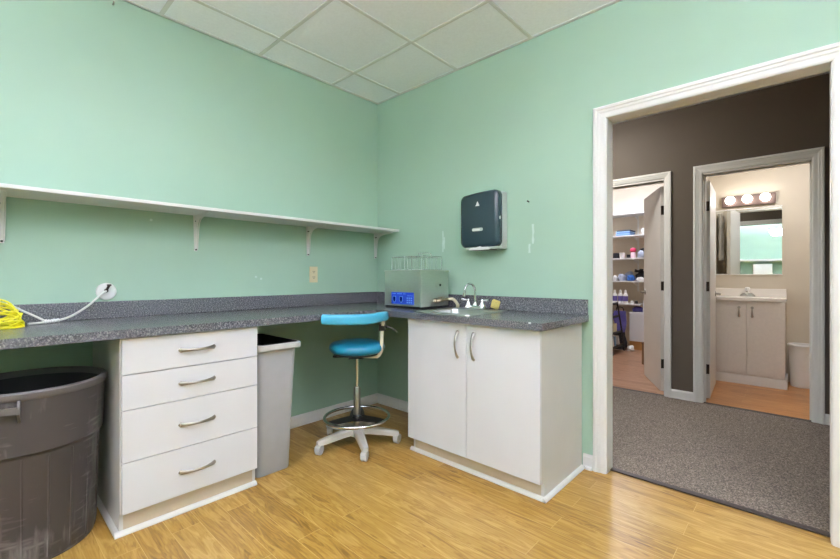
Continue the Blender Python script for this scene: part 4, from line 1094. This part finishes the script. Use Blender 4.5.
# purple bag standing on the floor
bm = B()
L = []
for i in range(12):
    t = i/11; z = 0.001 + 0.60*t; w = 0.085+0.012*math.sin(3*t*PI); dpt = 0.06 - 0.03*t
    L.append([(0.755 + w*math.copysign(abs(math.cos(a))**0.6, math.cos(a)) + 0.01*math.sin(4*t*PI), SF-0.10 + dpt*math.copysign(abs(math.sin(a))**0.7, math.sin(a)), z) for a in [2*PI*k/24 for k in range(24)]])
loft(bm, L)
pg = thing('tote_bag', 'tall purple and black bag standing between the cart and low cabinet', 'bag', (0.755, SF-0.10, 0))
bagbody = link('body', bm, [M['purple'], M['blackcloth']], pg, pg, True)
for p in bagbody.data.polygons:
    if p.center.z < 0.27: p.material_index = 1
bm = B(); tube(bm, smooth_path([(0.70, SF-0.10, 0.60), (0.71, SF-0.12, 0.65), (0.755, SF-0.13, 0.665), (0.80, SF-0.12, 0.65), (0.81, SF-0.10, 0.60)], 4), 0.008, 8); link('strap', bm, M['blackcloth'], pg, pg, True)

# black rolling cart with slanted rails
cr = thing('utility_cart', 'black metal rolling cart with slanted rails and loaded shelves', 'cart', (0.66, 4.05, 0))
cx0, cx1, cy0, cy1 = 0.46, 0.845, 3.74, 4.30
def cfar(z): return cy1 - 0.34*(z-0.07)/0.69
for x in (cx0, cx1):
    bm = B(); tube(bm, [(x, cy0, 0.07), (x, cy0, 0.76)], 0.012, 8); link('rail', bm, M['metalblack'], cr, cr, True)
    bm = B(); tube(bm, [(x, cfar(0.07), 0.07), (x, cfar(0.76), 0.76)], 0.013, 8); link('rail', bm, M['metalblack'], cr, cr, True)
for z in (0.10, 0.31, 0.55, 0.74):
    bm = B(); box(bm, cx0+0.004, cx1-0.004, cy0+0.006, cfar(z)-0.004, z-0.010, z, 0.002); box(bm, cx1-0.010, cx1-0.004, cy0+0.006, cfar(z)-0.004, z-0.014, z+0.020); link('cart_shelf', bm, M['metalblack'], cr, cr)
for x in (cx0, cx1):
    for y in (cy0+0.005, cy1-0.005):
        bm = B(); tube(bm, [(x-0.012, y, 0.031), (x+0.012, y, 0.031)], 0.03, 16); tube(bm, [(x, y, 0.05), (x, y, 0.075)], 0.008, 8); link('caster', bm, M['blackplastic'], cr, cr, True)
bm = B(); box(bm, 0.64, 0.828, cy0+0.03, cy0+0.27, 0.311, 0.445, 0.006); solo('storage_box', bm, M['ivory'], 'cream box on the middle shelf of the black cart', 'box', (0.73, cy0+0.15, 0.311))
bm = B(); X = Matrix.Translation((0.77, cy0+0.12, 0.1015+0.083)) @ Matrix.Rotation(0.28, 4, 'X'); box(bm, -0.055, 0.055, -0.020, 0.020, -0.075, 0.075, 0.004, 2, X)
solo('paper_pack', bm, M['paper'], 'nearest white paper pack leaning on the bottom shelf of the black cart', 'paper', (0.77, cy0+0.12, 0.1015))
bm = B(); X = Matrix.Translation((0.76, cy0+0.24, 0.1015+0.076)) @ Matrix.Rotation(0.16, 4, 'X'); box(bm, -0.06, 0.06, -0.018, 0.018, -0.071, 0.071, 0.004, 2, X)
solo('paper_pack', bm, M['skyfile'], 'pale blue pack between the white packs on the bottom shelf of the black cart', 'paper', (0.76, cy0+0.24, 0.1015))
bm = B(); X = Matrix.Translation((0.77, cy0+0.37, 0.1015+0.079)) @ Matrix.Rotation(0.35, 4, 'X'); box(bm, -0.055, 0.055, -0.02, 0.02, -0.068, 0.068, 0.004, 2, X)
solo('paper_pack', bm, M['paper'], 'farthest white paper pack leaning on the bottom shelf of the black cart', 'paper', (0.77, cy0+0.37, 0.1015))
bm = B(); blob(bm, (0.74, cy0+0.13, 0.5512+0.040), (0.065, 0.075, 0.065), 41, 0.12); solo('plastic_bag', bm, M['bag'], 'small plastic bag on the upper shelf of the black cart', 'bag', (0.74, cy0+0.13, 0.551), smooth=True)
bm = B(); box(bm, 0.62, 0.78, cy0+0.03, cy0+0.17, 0.741, 0.785, 0.006); solo('storage_box', bm, M['blackplastic'], 'black box on the top shelf of the black cart', 'box', (0.7, cy0+0.1, 0.741))
bm = B(); blob(bm, (0.93, 4.34, 0.0305), (0.045, 0.05, 0.05), 55, 0.2); solo('crumpled_paper', bm, M['paper'], 'crumpled white paper on the store room floor by the cart', 'paper', (0.93, 4.34, 0), smooth=True)
# small brown crate by the door
bc2 = thing('wooden_crate', 'small brown wooden crate on the store room floor behind the door', 'crate', (1.41, 3.55, 0))
bm = B(); cxa, cxb, cya, cyb, ch = 1.320, 1.50, 3.40, 3.70, 0.27
box(bm, cxa, cxb, cya, cyb, 0.0, 0.012); box(bm, cxa, cxa+0.012, cya, cyb, 0.012, ch); box(bm, cxb-0.012, cxb, cya, cyb, 0.012, ch); box(bm, cxa+0.012, cxb-0.012, cya, cya+0.012, 0.012, ch); box(bm, cxa+0.012, cxb-0.012, cyb-0.012, cyb, 0.012, ch)
link('body', bm, M['brownbox'], bc2, bc2)
bm = B(); box(bm, cxa-0.004, cxb+0.004, cya-0.004, cyb+0.004, ch, ch+0.014, 0.002); link('lid', bm, M['brownbox'], bc2, bc2)

# ------------------------------------------------------------------ ceiling lights and added fill lights
def troffer(x0, x1, y0, y1, z, label, m='diffuser', group='room ceiling lights', drop=0.0, up='fill_uplight'):
    t = thing('ceiling_light', label, 'ceiling light', ((x0+x1)/2, (y0+y1)/2, z), group)
    bm = B(); f = 0.022
    box(bm, x0, x1, y0, y1, z-0.008, z)
    link('frame', bm, M['trim'], t, t)
    xm = (x0+x1)/2; hw = 0.15; zz = z - drop
    prof = [(xm-hw, zz-0.008), (xm-hw, zz-0.055), (xm-hw+0.03, zz-0.08), (xm+hw-0.03, zz-0.08), (xm+hw, zz-0.055), (xm+hw, zz-0.008)]
    bm = B(); prism(bm, prof, 'y', y0+f, y1-f)
    link('diffuser', bm, M[m], t, t)
    if drop > 0:
        bm = B(); box(bm, xm-hw+0.02, xm+hw-0.02, y0+f, y1-f, zz-0.008, zz-0.002); link('added_uplight', bm, M[up], t, t)  # added glowing top face, throws fill onto the ceiling
        for yy in (y0+0.2, y1-0.2):
            bm = B(); tube(bm, [(xm, yy, z-0.006), (xm, yy, zz-0.006)], 0.006, 8); link('hanger', bm, M['nickel'], t, t)
    return t
c1, c3 = gx+T, gx+3*T
troffer(c1, c1+T, -2.64, -1.42, H-0.0035, 'lit ceiling light over the middle of the room, nearer the left wall', 'diffuser_wall', drop=0.09, up='fill_uplight_low')
troffer(c3, c3+T, gy-3*T, gy-T, H-0.0035, 'lit ceiling light over the middle of the room, nearer the doorway', 'diffuser', drop=0.12)
troffer(c1, c1+T, gy-7*T, gy-5*T, H-0.0035, 'lit ceiling light at the back of the room, nearer the left wall', 'diffuser_wall', drop=0.42, up='fill_uplight')
troffer(c3, c3+T, gy-7*T, gy-5*T, H-0.0035, 'lit ceiling light at the back of the room, away from the left wall', 'diffuser_low', drop=0.42, up='fill_uplight_high')
c5, c7 = gx+5.5*T, gx+8*T  # columns of extra unseen fixtures, added as fill from the right
troffer(c5, c5+T, gy-3*T, gy-T, H-0.0035, 'added unseen fill light right of the doorway, out in the middle of the room', 'diffuser_low', drop=0.42, up='fill_uplight_high')
troffer(c5, c5+T, gy-7*T, gy-5*T, H-0.0035, 'added unseen fill light at the back of the room, behind the camera to the right', 'diffuser_low', drop=0.42, up='fill_uplight_high')
troffer(c7, c7+T, gy-4*T, gy-2*T, H-0.0035, 'added unseen fill light near the far right wall', 'diffuser_low', drop=0.42, up='fill_uplight_high')
troffer(2.6, 3.1, 2.35, 2.85, 2.499, 'added unseen fill light on the bathroom ceiling', 'fill_bath', 'bathroom fill lights')  # unseen lamp added as bathroom fill beside the vanity bulbs
troffer(0.55, 1.15, 3.62, 4.12, H-0.001, 'lit ceiling light in the store room', 'diffuser_dim', 'store room ceiling lights')
troffer(0.9, 1.5, 0.75, 1.35, H-0.001, 'added unseen fill light on the hall ceiling', 'fill_hall', 'hall fill lights')  # unseen lamp added to brighten the hall

# ------------------------------------------------------------------ world, camera, view
w = bpy.data.worlds.new('World'); scene.world = w; w.use_nodes = True
w.node_tree.nodes['Background'].inputs[0].default_value = (0.8, 0.85, 0.9, 1); w.node_tree.nodes['Background'].inputs[1].default_value = 0.02
cd = bpy.data.cameras.new('Camera'); cam = bpy.data.objects.new('Camera', cd); COL.objects.link(cam)
cam.location = (2.814, -2.480, 1.145); cam.rotation_euler = (PI/2, 0, math.radians(42.681))
cd.sensor_fit = 'HORIZONTAL'; cd.sensor_width = 36.0; cd.lens = 409.89/840*36.0; cd.shift_y = -(279.5-276.38)/840
cd.clip_start = 0.02; scene.camera = cam
vs = scene.view_settings
vs.view_transform = 'Standard'; vs.look = 'None'; vs.gamma = 1.0; vs.use_curve_mapping = False; vs.exposure = 0.27
scene.cycles.max_bounces = 12; scene.cycles.diffuse_bounces = 8
scene.cycles.use_denoising = True
